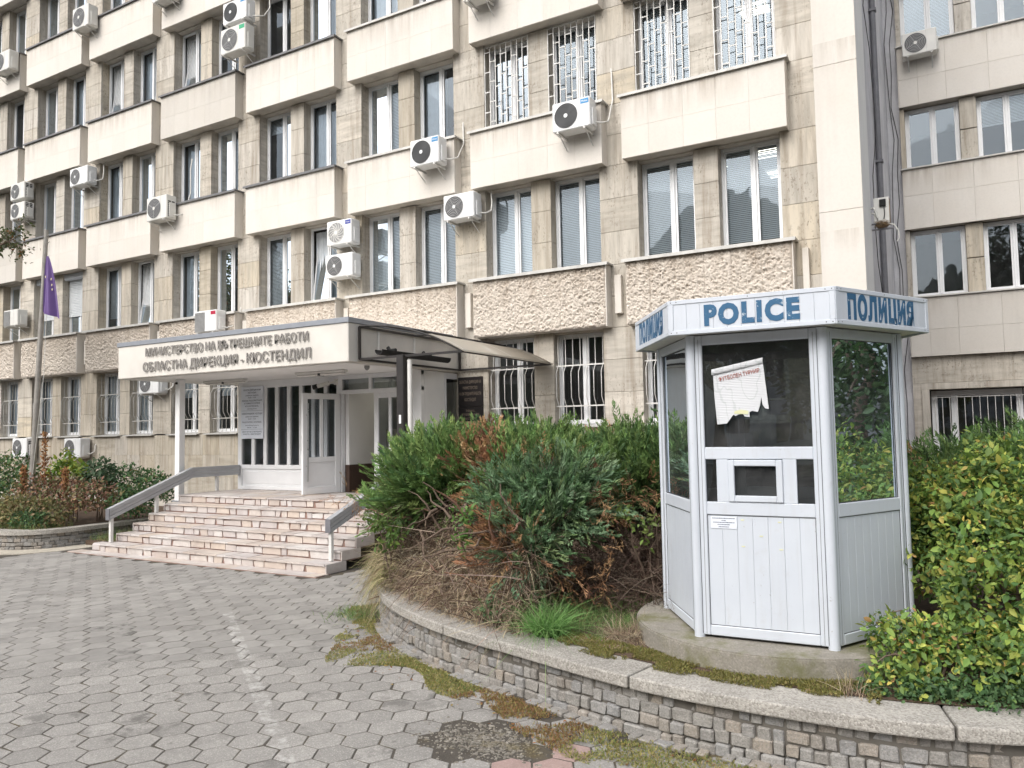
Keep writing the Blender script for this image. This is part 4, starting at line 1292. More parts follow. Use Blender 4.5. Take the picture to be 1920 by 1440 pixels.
AC = [
 ("upper unit of the stacked pair, dark fan and blue badge", -15.20, 12.65, 12.22, dict(fan="dark_plastic", case="ac_white_casing", badge="blue_label", text="Midea", w_=.82, pipe=.7)),
 ("lower unit of the stacked pair, beige with a green badge and warning sticker", -15.27, 12.65, 11.48, dict(badge="green_label", h_=.64, w_=.86)),
 ("beige unit with no badge at the top left, on the parapet's corner", -21.56, 12.65, 13.86, dict(case="ac_casing", w_=.76, h_=.64)),
 ("half cut off unit at the photo's left border, high up", -25.75, 12.65, 13.62, dict(w_=.86, h_=.62)),
 ("upper of two cross-grilled units with black side vents", -25.02, 12.85, 9.48, dict(kind="cross", w_=.76, h_=.52, bracket=False)),
 ("lower of two cross-grilled units with black side vents", -25.00, 12.85, 8.88, dict(kind="cross", w_=.76, h_=.50)),
 ("light unit tucked below a parapet right of the black vented pair", -21.89, 12.85, 9.38, dict(w_=.84, h_=.52, case="ac_white_casing", pipe=.5)),
 ("unit with a three-spoke fan guard and a pipe rising to the window", -18.08, 12.65, 7.74, dict(kind="cross", fan="grey_plastic", w_=.80, h_=.62, pipe=1.5)),
 ("white unit with dark fan and blue badge on the middle parapet", -9.46, 12.6, 7.56, dict(fan="dark_plastic", case="ac_white_casing", badge="blue_label", text="Midea", w_=.72, h_=.56, pipe=.9)),
 ("white unit with grey ringed fan on the pier, just right of the middle parapet", -8.82, 12.85, 6.40, dict(case="ac_white_casing", w_=.74, h_=.52, pipe=.4)),
 ("white unit with dark fan and blue badge hanging under the barred windows", -6.18, 12.6, 7.60, dict(fan="dark_plastic", case="ac_white_casing", badge="blue_label", text="Midea", w_=.76, h_=.55, pipe=1.2)),
 ("unit with a swirl fan guard and navy badge on the pier", -11.99, 12.85, 6.31, dict(kind="swirl", fan="ac_casing", case="ac_white_casing", badge="navy_label", text="Haier", w_=.72, h_=.55)),
 ("ringed unit hanging right below the swirl guarded one", -12.03, 12.85, 5.58, dict(case="ac_white_casing", w_=.78, h_=.52)),
 ("louvred unit with a red badge just above the canopy roof", -16.16, 12.65, 4.66, dict(kind="louvre", case="ac_white_casing", badge="red_label", w_=.78, h_=.53, pipe=.5)),
 ("louvred unit at the left border beside the flagpole", -25.25, 12.85, 5.58, dict(kind="louvre", w_=.78, h_=.50)),
 ("unit half hidden behind the canopy's lower left edge", -18.71, 12.92, 3.26, dict(case="ac_white_casing", w_=.80, h_=.52, pipe=.1)),
 ("cross-grilled unit low on the wall behind the flagpole", -24.71, 12.9, 1.60, dict(kind="cross", case="ac_white_casing", w_=.78, h_=.55)),
 ("unit low on the wall right of the flagpole", -22.03, 12.9, 1.58, dict(case="ac_white_casing", w_=.78, h_=.54, pipe=.2)),
 ("beige unit on the parapet of the set-back wing", -.60, 19.92, 10.70, dict(w_=.72, h_=.55, kind="rings")),
 ("unit cut off by the photo's top edge, left part", -17.96, 12.65, 13.62, dict(w_=.78, h_=.55)),
 ("unit cut off by the photo's top edge, above the barred windows", -8.12, 12.6, 10.70, dict(w_=.60, h_=.55)),
]
for lb, x_, y_, z_, kw in AC: ac_unit(lb, x_, y_, z_, **kw)

# white junction box with a nest on its bracket, beside the column
jb = thing("junction_box", "white metal junction box with a black lamp beside the end column", "box", (-.88, 14.4, 5.5))
MB().box(-.98, -.74, 14.36, 14.50, 5.50, 5.96, .008).build("box_body", "ac_casing", jb)
MB().box(-.745, -.735, 14.365, 14.495, 5.52, 5.94).build("rusty_edge", "nest_straw", jb)
MB().box(-.89, -.79, 14.32, 14.355, 5.80, 5.92, .006).build("lamp_head", "black_rubber", jb)
MB().tube([(-.82, 14.34, 5.80), (-.815, 14.34, 5.66), (-.83, 14.35, 5.58)], .008, 5).build("lamp_cable", "cable_black", jb)
MB().box(-1.07, -.68, 14.33, 14.37, 5.40, 5.425).box(-1.07, -.78, 14.33, 14.37, 5.50, 5.52).box(-1.07, -1.05, 14.33, 14.37, 5.40, 5.52).build("bracket", "pipe_grey", jb)
MB().tube([(-1.03, 14.36, 5.78), (-.98, 14.34, 5.80), (-.95, 14.34, 5.72), (-.92, 14.34, 5.60)], .018, 7).tube([(-1.03, 14.36, 5.72), (-.96, 14.35, 5.68), (-.90, 14.35, 5.56)], .014, 6).build("white_conduit", "cable_white", jb)
MB().tube([(-.78, 14.36, 5.50), (-.68, 14.36, 5.47), (-.62, 14.37, 5.36), (-.61, 14.38, 5.24), (-.65, 14.38, 5.18)], .012, 6).build("hanging_cable", "cable_white", jb)
V = []; F = []
for i in range(420):
    a_ = rng.uniform(0, 2 * math.pi); r_ = rng.uniform(.03, .13); zz = 5.43 + rng.uniform(0, .09) + .02 * (r_ > .09)
    c_ = np.array([-.86 + r_ * math.cos(a_), 14.34 + r_ * .8 * math.sin(a_), zz]); tdir = np.array([-math.sin(a_), math.cos(a_), rng.uniform(-.3, .3)]) * rng.uniform(.02, .06)
    b0 = len(V); V += [c_ - tdir, c_ - tdir + (0, 0, .004), c_ + tdir + (0, 0, .004), c_ + tdir]; F.append((b0, b0 + 1, b0 + 2, b0 + 3))
tag(npmesh("bird_nest", V, F, "nest_straw"), "straw bird nest on the junction box bracket", "nest")

# ------------------------------------------------------------------ police booth
BC, BR_, BZ = (-1.274, 6.623), .955, .55
bo = thing("police_booth", "white six-sided police booth with blue lettering on its roof fascia", "booth", (BC[0], BC[1], BZ), R(2.6))
AP = BR_ * math.cos(math.pi / 6)
def FT(k):
    a_ = R(-90 + 60 * k)
    return Matrix.Rotation(a_ + math.pi / 2, 4, 'Z') @ Matrix.Translation((0, -AP, 0))   # x to the right seen from outside, -y outwards
H0, HS = 0.0, 2.25
for k_ in range(6):
    T = FT(k_)
    hw = BR_ / 2 - .042
    g = MB()
    # outer frame of the face
    g.box(-hw, -hw + .055, -.005, .05, .02, HS, .006, T).box(hw - .055, hw, -.005, .05, .02, HS, .006, T)
    g.box(-hw + .055, hw - .055, -.004, .049, .02, .095, .006, T).box(-hw + .055, hw - .055, -.004, .049, HS - .075, HS, .006, T)
    fo = g.build("face_frame", "white_pvc", bo, True)
    a_, b_ = -hw + .055, hw - .055
    front = k_ == 0
    z1_, z2_ = .905, 1.0
    if front:
        MB().box(a_, b_, -.003, .045, z1_, z2_, .005, T).build("lower_rail", "white_pvc", fo, True)
        MB().box(a_, b_, -.003, .045, 1.315, 1.405, .005, T).build("upper_rail", "white_pvc", fo, True)
        # serving hatch between two small panes
        hx0, hx1 = -.215, .17
        MB().box(hx0 - .085, hx0, -.001, .043, z2_, 1.315, .003, T).build("hatch_stile", "white_pvc", fo, True)
        MB().box(hx1, hx1 + .095, -.001, .043, z2_, 1.315, .003, T).build("hatch_stile", "white_pvc", fo, True)
        h = MB().box(hx0, hx0 + .045, -.014, .04, z2_ + .004, 1.311, .005, T).box(hx1 - .045, hx1, -.014, .04, z2_ + .004, 1.311, .005, T)
        h.box(hx0 + .045, hx1 - .045, -.013, .039, z2_ + .004, z2_ + .05, .005, T).box(hx0 + .045, hx1 - .045, -.013, .039, 1.266, 1.311, .005, T)
        ho = h.build("serving_hatch", "white_pvc", fo, True)
        for (p0, p1, q0, q1) in ((a_, hx0 - .085, z2_, 1.315), (hx1 + .095, b_, z2_, 1.315), (hx0 + .045, hx1 - .045, z2_ + .05, 1.266), (a_, b_, 1.405, HS - .075)):
            MB().add([T @ Vector(p) for p in ((p0, .02, q0), (p1, .02, q0), (p1, .02, q1), (p0, .02, q1))], [(0, 1, 2, 3)]).build("pane", "booth_glass", fo, True)
        nb_ = 7
    else:
        MB().box(a_, b_, -.003, .045, z1_, z2_, .005, T).build("lower_rail", "white_pvc", fo, True)
        MB().add([T @ Vector(p) for p in ((a_, .02, z2_), (b_, .02, z2_), (b_, .02, HS - .075), (a_, .02, HS - .075))], [(0, 1, 2, 3)]).build("pane", "booth_glass", fo, True)
        nb_ = 8
    for q in range(nb_):
        p0 = a_ + (b_ - a_) * q / nb_; p1 = a_ + (b_ - a_) * (q + 1) / nb_
        MB().box(p0 + .0005, p1 - .0005, .006, .03, .095, z1_, .0014, T).build("board", "white_pvc", fo, True)
    # dark rubber seals round the panel and the panes, and the joints beside the posts
    sl2 = MB()
    q0, q1, e_ = .095, z1_, .0045
    holes = [(a_, b_, q0, q1, .0045)]
    holes += [(a_, b_, 1.405, HS - .075, .012), (hx0 + .045, hx1 - .045, z2_ + .05, 1.266, .012)] if front else [(a_, b_, z2_, HS - .075, .012)]
    for (p0, p1, r0_, r1_, dy) in holes:
        sl2.box(p0, p0 + e_, dy - .001, dy + .003, r0_, r1_, 0, T).box(p1 - e_, p1, dy - .001, dy + .003, r0_, r1_, 0, T)
        sl2.box(p0 + e_, p1 - e_, dy - .001, dy + .003, r1_ - e_, r1_, 0, T).box(p0 + e_, p1 - e_, dy - .001, dy + .003, r0_, r0_ + e_, 0, T)
    for sg in (-1, 1):
        sl2.box(sg * hw - .0022, sg * hw + .0022, -.0062, .0, .03, HS - .01, 0, T)
        sl2.box(sg * (hw - .028) - .0012, sg * (hw - .028) + .0012, -.0058, -.004, .03, HS - .03, 0, T)
    sl2.build("rubber_seal", "dark_plastic", fo, True)
    # corner post at the right end of this face
    c_ = T @ Vector((BR_ / 2, 0, 0))
    MB().tube([(c_.x * .975, c_.y * .975, 0), (c_.x * .975, c_.y * .975, HS + .0)], .041, 12).build("corner_post", "white_pvc", bo, True)
# fascia
FR_ = 1.165; FA = FR_ * math.cos(math.pi / 6); fz0, fz1 = 2.245, 2.505
hexp = lambda r_, z: [(r_ * math.cos(R(-120 + 60 * i)), r_ * math.sin(R(-120 + 60 * i)), z) for i in range(6)]
MB().add(hexp(FR_ - .03, fz0 + .012) + hexp(FR_ - .03, fz0 + .03), [(0, 1, 2, 3, 4, 5), (11, 10, 9, 8, 7, 6)] + [(i, (i + 1) % 6, 6 + (i + 1) % 6, 6 + i) for i in range(6)]).build("soffit", "old_white_pvc", bo, True)
MB().add(hexp(FR_ - .02, fz1 - .04) + hexp(.5, fz1 + .03) + hexp(FR_ - .02, fz1 - .06), [(i, (i + 1) % 6, 6 + (i + 1) % 6, 6 + i) for i in range(6)] + [(6, 7, 8, 9, 10, 11), (12, 13, 14, 15, 16, 17)] + [(i, (i + 1) % 6, 12 + (i + 1) % 6, 12 + i) for i in range(6)]).build("roof", "flashing_grey", bo, True)
for k_ in range(6):
    T = Matrix.Rotation(R(60 * k_), 4, 'Z') @ Matrix.Translation((0, -FA, 0))
    hw = FR_ / 2 - .004
    so = MB().box(-hw, hw, .012, .025, fz0 + .01, fz1 - .01, 0, T).build("fascia", "white_pvc", bo, True)
    nb_ = 11
    for q in range(nb_):
        p0 = -hw + .035 + (2 * hw - .07) * q / nb_; p1 = -hw + .035 + (2 * hw - .07) * (q + 1) / nb_
        MB().box(p0 + .0006, p1 - .0006, .006, .012, fz0 + .03, fz1 - .03, .0015, T).build("fascia_board", "white_pvc", so, True)
    MB().box(-hw, hw, 0, .03, fz0, fz0 + .032, .003, T).box(-hw, hw, 0, .03, fz1 - .032, fz1, .003, T).box(-hw, -hw + .035, .001, .029, fz0 + .032, fz1 - .032, .002, T).box(hw - .035, hw, .001, .029, fz0 + .032, fz1 - .032, .002, T).build("fascia_trim", "white_pvc", so, True)
    sc = MB()
    for xx in (-hw + .018, hw - .018, -hw + .06, 0, hw - .06):
        for zz in (fz0 + .016, fz1 - .016):
            if abs(xx) < .3 and zz < 2.3: continue
            sc.add([T @ Vector((xx + .004 * math.cos(i), -.0012, zz + .004 * math.sin(i))) for i in (0, 1.05, 2.1, 3.14, 4.2, 5.24)], [(0, 1, 2, 3, 4, 5)])
    sc.build("screws", "black_rubber", so, True)
    if k_ in (0, 1, 5):
        word, wd, x0_ = (("POLICE", .665, -.315), ("ПОЛИЦИЯ", .82, -.44), None, None, None, ("ПОЛИЦИЯ", .82, -.42))[k_]
        for vs, fs in text_parts(word, wd, .145 if k_ == 0 else .16, .003, .055, 1.2, True, 3):
            MB().add([T @ Vector((p[0] + x0_, p[1] + .0055, p[2] + fz0 + (.062 if k_ == 0 else .052))) for p in vs], fs).build("letter", "sign_blue_paint", so, True)
# floor and ledge inside
MB().add(hexp(BR_ - .05, .01), [(0, 1, 2, 3, 4, 5)]).build("floor", "room_floor", bo, True)
MB().box(-.40, .40, -.70, -.36, .86, .89, .004).build("inner_ledge", "room_floor", bo, True)
MB().add(hexp(BR_ - .06, HS - .01), [(5, 4, 3, 2, 1, 0)]).build("ceiling", "old_white_pvc", bo, True)

T0 = bo.matrix_basis @ FT(0)
# torn poster stuck on the front pane and the notice under the hatch
po_ = thing("torn_poster", "white poster with a torn lower edge stuck on the booth's front pane", "poster", T0 @ Vector((-.2, 0, 1.6)))
pol = [(x_ + .045, z_ - .02) for x_, z_ in ((-.352, 2.005), (.015, 2.075), (.03, 1.90), (.048, 1.70), (.022, 1.705), (.005, 1.73), (-.003, 1.79), (-.012, 1.73), (-.03, 1.68), (-.07, 1.69), (-.09, 1.68), (-.088, 1.645), (-.125, 1.65), (-.14, 1.675), (-.19, 1.655), (-.205, 1.665), (-.255, 1.60), (-.325, 1.595), (-.34, 1.80), (-.345, 1.95))]
n = len(pol)
vs = [T0 @ Vector((x_, -.004 - .006 * math.sin((z_ - 1.5) * 14) ** 2 + .0, z_)) for x_, z_ in pol]
ps = MB().add(vs, [tuple(range(n))]).build("sheet", "poster_paper", po_)
ps.modifiers.new("thick", 'SOLIDIFY').thickness = .0012
vs = []
for i in range(9):
    a_ = math.pi * i / 8
    for x_, zt_ in ((-.309, 1.965), (.063, 2.035)):
        vs.append(T0 @ Vector((x_, -.012 - .012 * math.sin(a_), zt_ + .022 * math.cos(a_))))
MB().add(vs, [(2 * i, 2 * i + 1, 2 * i + 3, 2 * i + 2) for i in range(8)], True).build("rolled_edge", "poster_paper", po_)
ang = math.atan2(.07, .367)
for vs, fs in text_parts("ФУТБОЛЕН ТУРНИР", .30, .030, 0, .012, 1.0, False, 2):
    MB().add([T0 @ Vector((-.255 + p[0] * math.cos(ang) - p[2] * math.sin(ang), -.0135, 1.895 + p[0] * math.sin(ang) + p[2] * math.cos(ang))) for p in vs], fs).build("poster_heading", "poster_ink", po_)
MB().add([T0 @ Vector(p) for p in ((-.155, -.0135, 1.652), (-.055, -.0135, 1.645), (-.05, -.0135, 1.67), (-.105, -.0135, 1.68), (-.15, -.0135, 1.67))], [(0, 1, 2, 3, 4)]).build("yellow_print", "poster_yellow", po_)
nt_ = thing("paper_notice", "small framed paper notice on the booth's white boards under the hatch", "notice", T0 @ Vector((-.27, 0, .85)))
MB().box(-.355, -.165, .001, .0045, .805, .895, .0, T0).build("sheet", "notice_paper", nt_)
for q, (zz, ww) in enumerate(((.880, .165), (.864, .03), (.850, .155), (.834, .09), (.818, .075))):
    g = MB(); xx = -.26 - ww / 2
    while xx < -.26 + ww / 2:
        dx = random.uniform(.004, .009); g.box(xx, min(xx + dx, -.26 + ww / 2), .0003, .0009, zz - .003, zz + .003, 0, T0); xx += dx + .0025
    g.build("printed_line", "notice_ink", nt_)
g = MB()
for x_, z_ in ((-.125, .872), (.005, .76), (-.125, .68), (.135, .865), (.14, .67)):
    g.box(x_ - .012, x_ + .012, .003, .0052, z_ - .004, z_ + .004, 0, T0)
tag(g.build("tape_scraps", "poster_yellow"), "yellowed scraps of old tape on the booth's front boards", "tape")
# round concrete plinth under the booth
n = 40
pv = [(BC[0] + 1.16 * math.cos(2 * math.pi * i / n), BC[1] + 1.16 * math.sin(2 * math.pi * i / n)) for i in range(n)]
pl_ = MB().prism(pv, 'z', .30, BZ - .012)
pl_.prism([(BC[0] + (x_ - BC[0]) * .992, BC[1] + (y_ - BC[1]) * .992) for x_, y_ in pv], 'z', BZ - .013, BZ)
tag(pl_.build("booth_plinth", "plinth_concrete"), "round mossy concrete plinth under the police booth", "plinth")

# ------------------------------------------------------------------ ground and paving
g = MB().add([(-600, -600, -.12), (600, -600, -.12), (600, 600, -.12), (-600, 600, -.12)], [(0, 1, 2, 3)]).build("ground", "asphalt")
tag(g, kind="structure")
pav = MB().box(-24, 6, -4, 13.2, -.10, -.0038).build("pavement", "joint_sand")
tag(pav, kind="structure")
# planter edge: outer edge of the coping, left to right
ctl = [(-6.75, 13.0), (-6.72, 11.0), (-6.68, 9.6), (-6.58, 8.7), (-6.35, 7.9), (-6.0, 7.25), (-5.31, 6.52), (-4.73, 6.11), (-4.15, 5.80), (-3.63, 5.60), (-3.15, 5.46), (-2.57, 5.27), (-2.08, 5.13), (-1.6, 5.05), (-1.07, 5.02), (-.6, 5.02), (-.15, 5.07), (.27, 5.19), (.8, 5.42), (1.4, 5.8), (2.0, 6.35), (2.6, 7.2), (3.0, 8.3)]
def catmull(c, step=.02):
    P = [Vector(p) for p in c]; P = [P[0] * 2 - P[1]] + P + [P[-1] * 2 - P[-2]]
    out_ = []
    for i in range(1, len(P) - 2):
        a_, b_, c_, d_ = P[i - 1:i + 3]
        m_ = max(2, int((c_ - b_).length / step))
        for j in range(m_):
            t_ = j / m_
            out_.append(.5 * ((2 * b_) + (c_ - a_) * t_ + (2 * a_ - 5 * b_ + 4 * c_ - d_) * t_ ** 2 + (3 * b_ - a_ - 3 * c_ + d_) * t_ ** 3))
    out_.append(P[-2])
    return out_
def arclen(pts):
    s_ = [0.0]
    for a_, b_ in zip(pts[:-1], pts[1:]): s_.append(s_[-1] + (b_ - a_).length)
    return s_
class Path:
    def __init__(s, ctl_):
        s.p = catmull(ctl_); s.s = arclen(s.p); s.L = s.s[-1]
        s.xa = np.array([q.x for q in s.p]); s.ya = np.array([q.y for q in s.p]); s.sa = np.array(s.s)
    def at(s, t):
        x_ = float(np.interp(t, s.sa, s.xa)); y_ = float(np.interp(t, s.sa, s.ya))
        e = .03
        dx = float(np.interp(t + e, s.sa, s.xa) - np.interp(t - e, s.sa, s.xa)); dy = float(np.interp(t + e, s.sa, s.ya) - np.interp(t - e, s.sa, s.ya))
        l_ = math.hypot(dx, dy)
        return Vector((x_, y_)), Vector((dx / l_, dy / l_))
    def offset(s, d_, n=200, t0=0, t1=None):
        """points shifted to the left of the travel direction by d_"""
        out_ = []
        for i in range(n + 1):
            t_ = t0 + ((s.L if t1 is None else t1) - t0) * i / n
            p_, tg = s.at(t_)
            out_.append((p_.x - tg.y * d_, p_.y + tg.x * d_))
        return out_
PA = Path(ctl)
PLC = Path([(-23.5, 8.0), (-19, 7.98), (-17.2, 8.02), (-16.2, 8.10), (-15.6, 8.27), (-15.25, 8.6), (-15.12, 9.1), (-15.1, 9.8), (-15.1, 13.0)])

sett_kinds = []
def sett_mesh(seed):
    r_ = random.Random(seed)
    vs, fs = cbox(-.5, .5, 0, 1, -.5, .5, .11)
    vs = [(x_ + r_.uniform(-.05, .05), y_ + (r_.uniform(-.10, .04) if y_ < .3 else 0), z_ + r_.uniform(-.06, .06)) for x_, y_, z_ in vs]
    b_ = MB(); b_.add(vs, fs, False)
    return b_
def sett_wall(path, root, z0, zt, rows, inset, batter, limit_s, sett_w, far_name):
    """setts in courses along a path; those within limit_s become pieces, the others one joined mesh"""
    hrow = (zt - z0) / rows
    rest = MB()
    for r_ in range(rows):
        t_ = random.uniform(0, .08)
        while t_ < path.L - .1:
            w_ = sett_w * random.choice((.72, .85, .95, 1.05, 1.2, 1.45)) * random.uniform(.92, 1.08)
            p_, tg = path.at(t_ + w_ / 2)
            nx_, ny_ = -tg.y, tg.x                    # inwards
            off = inset + batter * (rows - 1 - r_) * -1
            pr_ = random.uniform(-.008, .008)
            zc = z0 + hrow * (r_ + .5) + random.uniform(-.008, .008) + .007 * math.sin(t_ * 2.3 + r_ * 1.7)
            loc = (p_.x + nx_ * (off + pr_), p_.y + ny_ * (off + pr_), zc)
            an = math.atan2(tg.y, tg.x) + random.uniform(-.05, .05)
            sc_ = (w_ - random.uniform(.003, .014), .09, hrow * random.choice((1, 1, 1, .92)) - random.uniform(.001, .012))
            kd = random.randrange(6)
            if limit_s[0] < t_ < limit_s[1]:
                piece(("sett", kd), lambda: sett_mesh(kd), "sett", "sett_granite", root, loc, an, sc_)
            else:
                Tm = Matrix.Translation(loc) @ Matrix.Rotation(an, 4, 'Z') @ Matrix.Diagonal((*sc_, 1))
                vs, fs = cbox(-.5, .5, 0, 1, -.5, .5, .14)
                rest.add([Tm @ Vector(q) for q in vs], fs)
            t_ += w_
    if rest.v:
        tag(rest.build(far_name, "sett_granite", root), kind="stuff")
def ring(path, d0, d1, z0, z1, t0, t1, n):
    a_ = path.offset(d0, n, t0, t1); b_ = path.offset(d1, n, t0, t1)
    vs = [(x_, y_, z_) for z_ in (z0, z1) for q in (a_, b_) for x_, y_ in q]
    m_ = n + 1; A, B, C, D_ = 0, m_, 2 * m_, 3 * m_
    fs = []
    for i in range(n):
        fs += [(A + i, A + i + 1, C + i + 1, C + i), (B + i + 1, B + i, D_ + i, D_ + i + 1), (C + i, C + i + 1, D_ + i + 1, D_ + i), (A + i + 1, A + i, B + i, B + i + 1)]
    fs += [(A, C, D_, B), (A + n, B + n, D_ + n, C + n)]
    return MB().add(vs, fs)
# near planter
pw = thing("planter_wall", "curved planter wall of grey granite setts with a pebbly concrete coping", "wall", (-2.6, 5.4, 0))
ring(PA, .075, .30, -.05, .335, 0, PA.L, 160).build("wall_core", "wall_mortar", pw)
s_c = lambda x_: float(np.interp(x_, PA.xa, PA.sa))
sett_wall(PA, pw, -.02, .315, 4, .07, .012, (s_c(-5.45), s_c(.9)), .105, "far_setts")
cuts = [0, 1.5, 3.0, 4.6, s_c(-5.6), s_c(-4.0) , s_c(-2.02), s_c(-.05), s_c(1.4), PA.L]
for t0_, t1_ in zip(cuts[:-1], cuts[1:]):
    c_ = ring(PA, 0, .36, .312, .40, t0_ + .008, t1_ - .008, 24)
    co = c_.build("coping_stone", "coping_concrete", pw)
    bv = co.modifiers.new("worn", 'BEVEL'); bv.width = .012; bv.segments = 2; bv.limit_method = 'ANGLE'
# flush row of pale setts along the foot
t_ = s_c(-5.6); kk = 0
ft = MB()
while t_ < s_c(.6):
    w_ = random.uniform(.07, .13)
    p_, tg = PA.at(t_ + w_ / 2)
    if random.random() < .85:
        piece(("foot", kk % 4), lambda: sett_mesh(40 + kk % 4), "foot_sett", "sett_granite", pw, (p_.x + tg.y * .05, p_.y - tg.x * .05, -.002), math.atan2(tg.y, tg.x) + random.uniform(-.1, .1), (w_ - .012, .10, .045))
    t_ += w_; kk += 1
inn = PA.offset(.34, 160)
sl_ = MB().add([(x_, y_, .406) for x_, y_ in inn] + [(3.0, 20.0, .406), (-1.0, 20.2, .406), (-1.3, 13.1, .406), (-6.6, 13.1, .406)], [tuple(range(len(inn) + 4))])
tag(sl_.build("planter_soil", "soil"), kind="structure")
# far left planter
pw2 = thing("planter_wall", "low planter wall of grey setts left of the entrance steps", "wall", (-16.5, 8.3, 0))
ring(PLC, .07, .28, -.05, .30, 0, PLC.L, 160).build("wall_core", "wall_mortar", pw2)
s_c2 = float(np.interp(-19.2, PLC.xa[:600], PLC.sa[:600]))
sett_wall(PLC, pw2, -.01, .285, 4, .06, .008, (s_c2, s_c2 + 6.2), .12, "far_setts")
for t0_, t1_ in ((0, s_c2), (s_c2, s_c2 + 3.2), (s_c2 + 3.2, s_c2 + 6), (s_c2 + 6, PLC.L)):
    ring(PLC, 0, .30, .282, .36, t0_ + .006, t1_ - .006, 30).build("coping_stone", "coping_concrete", pw2)
inn = PLC.offset(.27, 120)
tag(MB().add([(x_, y_, .33) for x_, y_ in inn] + [(-23.5, 13.2, .33)], [tuple(range(len(inn) + 1))]).build("planter_soil", "soil"), kind="structure")
# concrete strip along it
ring(PLC, -.55, .0, -.02, .012, 0, s_c2 + 6.6, 120).build("kerb_strip", "strip_concrete")["kind"] = "structure"
MB().box(-15.0, SX0 - .02, 9.25, 13.1, -.02, .10).build("verge", "soil")["kind"] = "structure"

# hexagonal pavers
hexr = .26 / math.sqrt(3)
A0 = Vector((-5.457, 3.237)); LA = R(28.0)
v1 = Vector((math.cos(LA), math.sin(LA))) * .26; v2 = Vector((math.cos(LA + math.pi / 3), math.sin(LA + math.pi / 3))) * .26
camf = (Vector((-math.sin(YAW), math.cos(YAW))))
def inside_paving(p_):
    x_, y_ = p_
    if y_ > SY - .30 and -14.6 < x_ < SX1 + .1: return False
    # wall side
    if x_ > -6.6:
        yy = float(np.interp(x_, PA.xa[np.argsort(PA.xa)], PA.ya[np.argsort(PA.xa)]))
        if y_ > yy - .10: return False
    elif y_ > 12.9: return False
    if x_ < -14.6 or y_ > 8:
        if y_ > 7.3 and x_ < -14.8: return False
    return True
order = np.argsort(PA.xa); pxs, pys = PA.xa[order], PA.ya[order]
hexes = []
for i in range(-80, 90):
    for j in range(-70, 70):
        p_ = A0 + v1 * i + v2 * j
        if not (-22 < p_.x < 3.5 and -2 < p_.y < 11.5): continue
        if not inside_paving(p_): continue
        if p_.x > -6.2 and p_.y > float(np.interp(p_.x, pxs, pys)) - .24 and random.random() < .08: continue
        if ((p_.x + 2.85) / .40) ** 2 + ((p_.y - 4.58) / .27) ** 2 < 1: continue
        dep = p_.dot(camf); lat = p_.dot(Vector((math.cos(YAW), math.sin(YAW))))
        vis = dep > .5 and abs(lat / dep) < .69 and dep > 3.6
        hexes.append((0 if vis else 1, dep if vis else p_.length, p_))
hexes.sort(key=lambda q: (q[0], q[1]))
def hexmesh(seed):
    r_ = random.Random(seed)
    b_ = MB(); rr = hexr - .0072
    poly = []
    for q in range(6):
        a_ = LA + math.pi / 6 + q * math.pi / 3
        poly.append((rr * math.cos(a_) + r_.uniform(-.003, .003), rr * math.sin(a_) + r_.uniform(-.003, .003)))
    if seed % 5 == 4:
        poly[0] = (poly[0][0] * .93, poly[0][1] * .93)
    vs = [(x_, y_, -.05) for x_, y_ in poly] + [(x_, y_, -.0022) for x_, y_ in poly] + [(x_ * .975, y_ * .975, 0) for x_, y_ in poly]
    fs = [(i, (i + 1) % 6, 6 + (i + 1) % 6, 6 + i) for i in range(6)] + [(6 + i, 6 + (i + 1) % 6, 12 + (i + 1) % 6, 12 + i) for i in range(6)] + [tuple(range(12, 18))]
    return b_.add(vs, fs)
rest_v = []; rest_f = []
for n_, (_, _, p_) in enumerate(hexes):
    dz = random.uniform(-.0004, .0016) + .004 * (float(vnoise(np.array(p_.x * .6 + 9), np.array(p_.y * .6 + 9), 5)) - .5)
    tx, ty = random.gauss(0, .0035), random.gauss(0, .0035)
    red = p_.x > -2.75 and p_.y > 4.2 and p_.x < -2.1 and random.random() < .4
    kd = random.randrange(10)
    mt_ = Matrix.Translation((p_.x, p_.y, dz)) @ Matrix.Rotation(tx, 4, 'X') @ Matrix.Rotation(ty, 4, 'Y') @ Matrix.Rotation(random.randrange(6) * math.pi / 3 + random.gauss(0, .012), 4, 'Z')
    if n_ < 300:
        o = piece(("hex", kd), lambda: hexmesh(kd), "paver", "red_paver_concrete" if red else "paver_concrete", pav, (0, 0, 0))
        o.matrix_basis = mt_
    else:
        hm = hexmesh(kd); b0 = len(rest_v)
        rest_v += [mt_ @ Vector(q) for q in hm.v]; rest_f += [tuple(i + b0 for i in q) for q in hm.f]
# the far pavers keep a tone of their own each
fp = MB(); fp.v = [tuple(q) for q in rest_v]; fp.f = rest_f; fp.s = [False] * len(rest_f)
tag(fp.build("far_pavers", "far_paver_concrete", pav), kind="stuff")

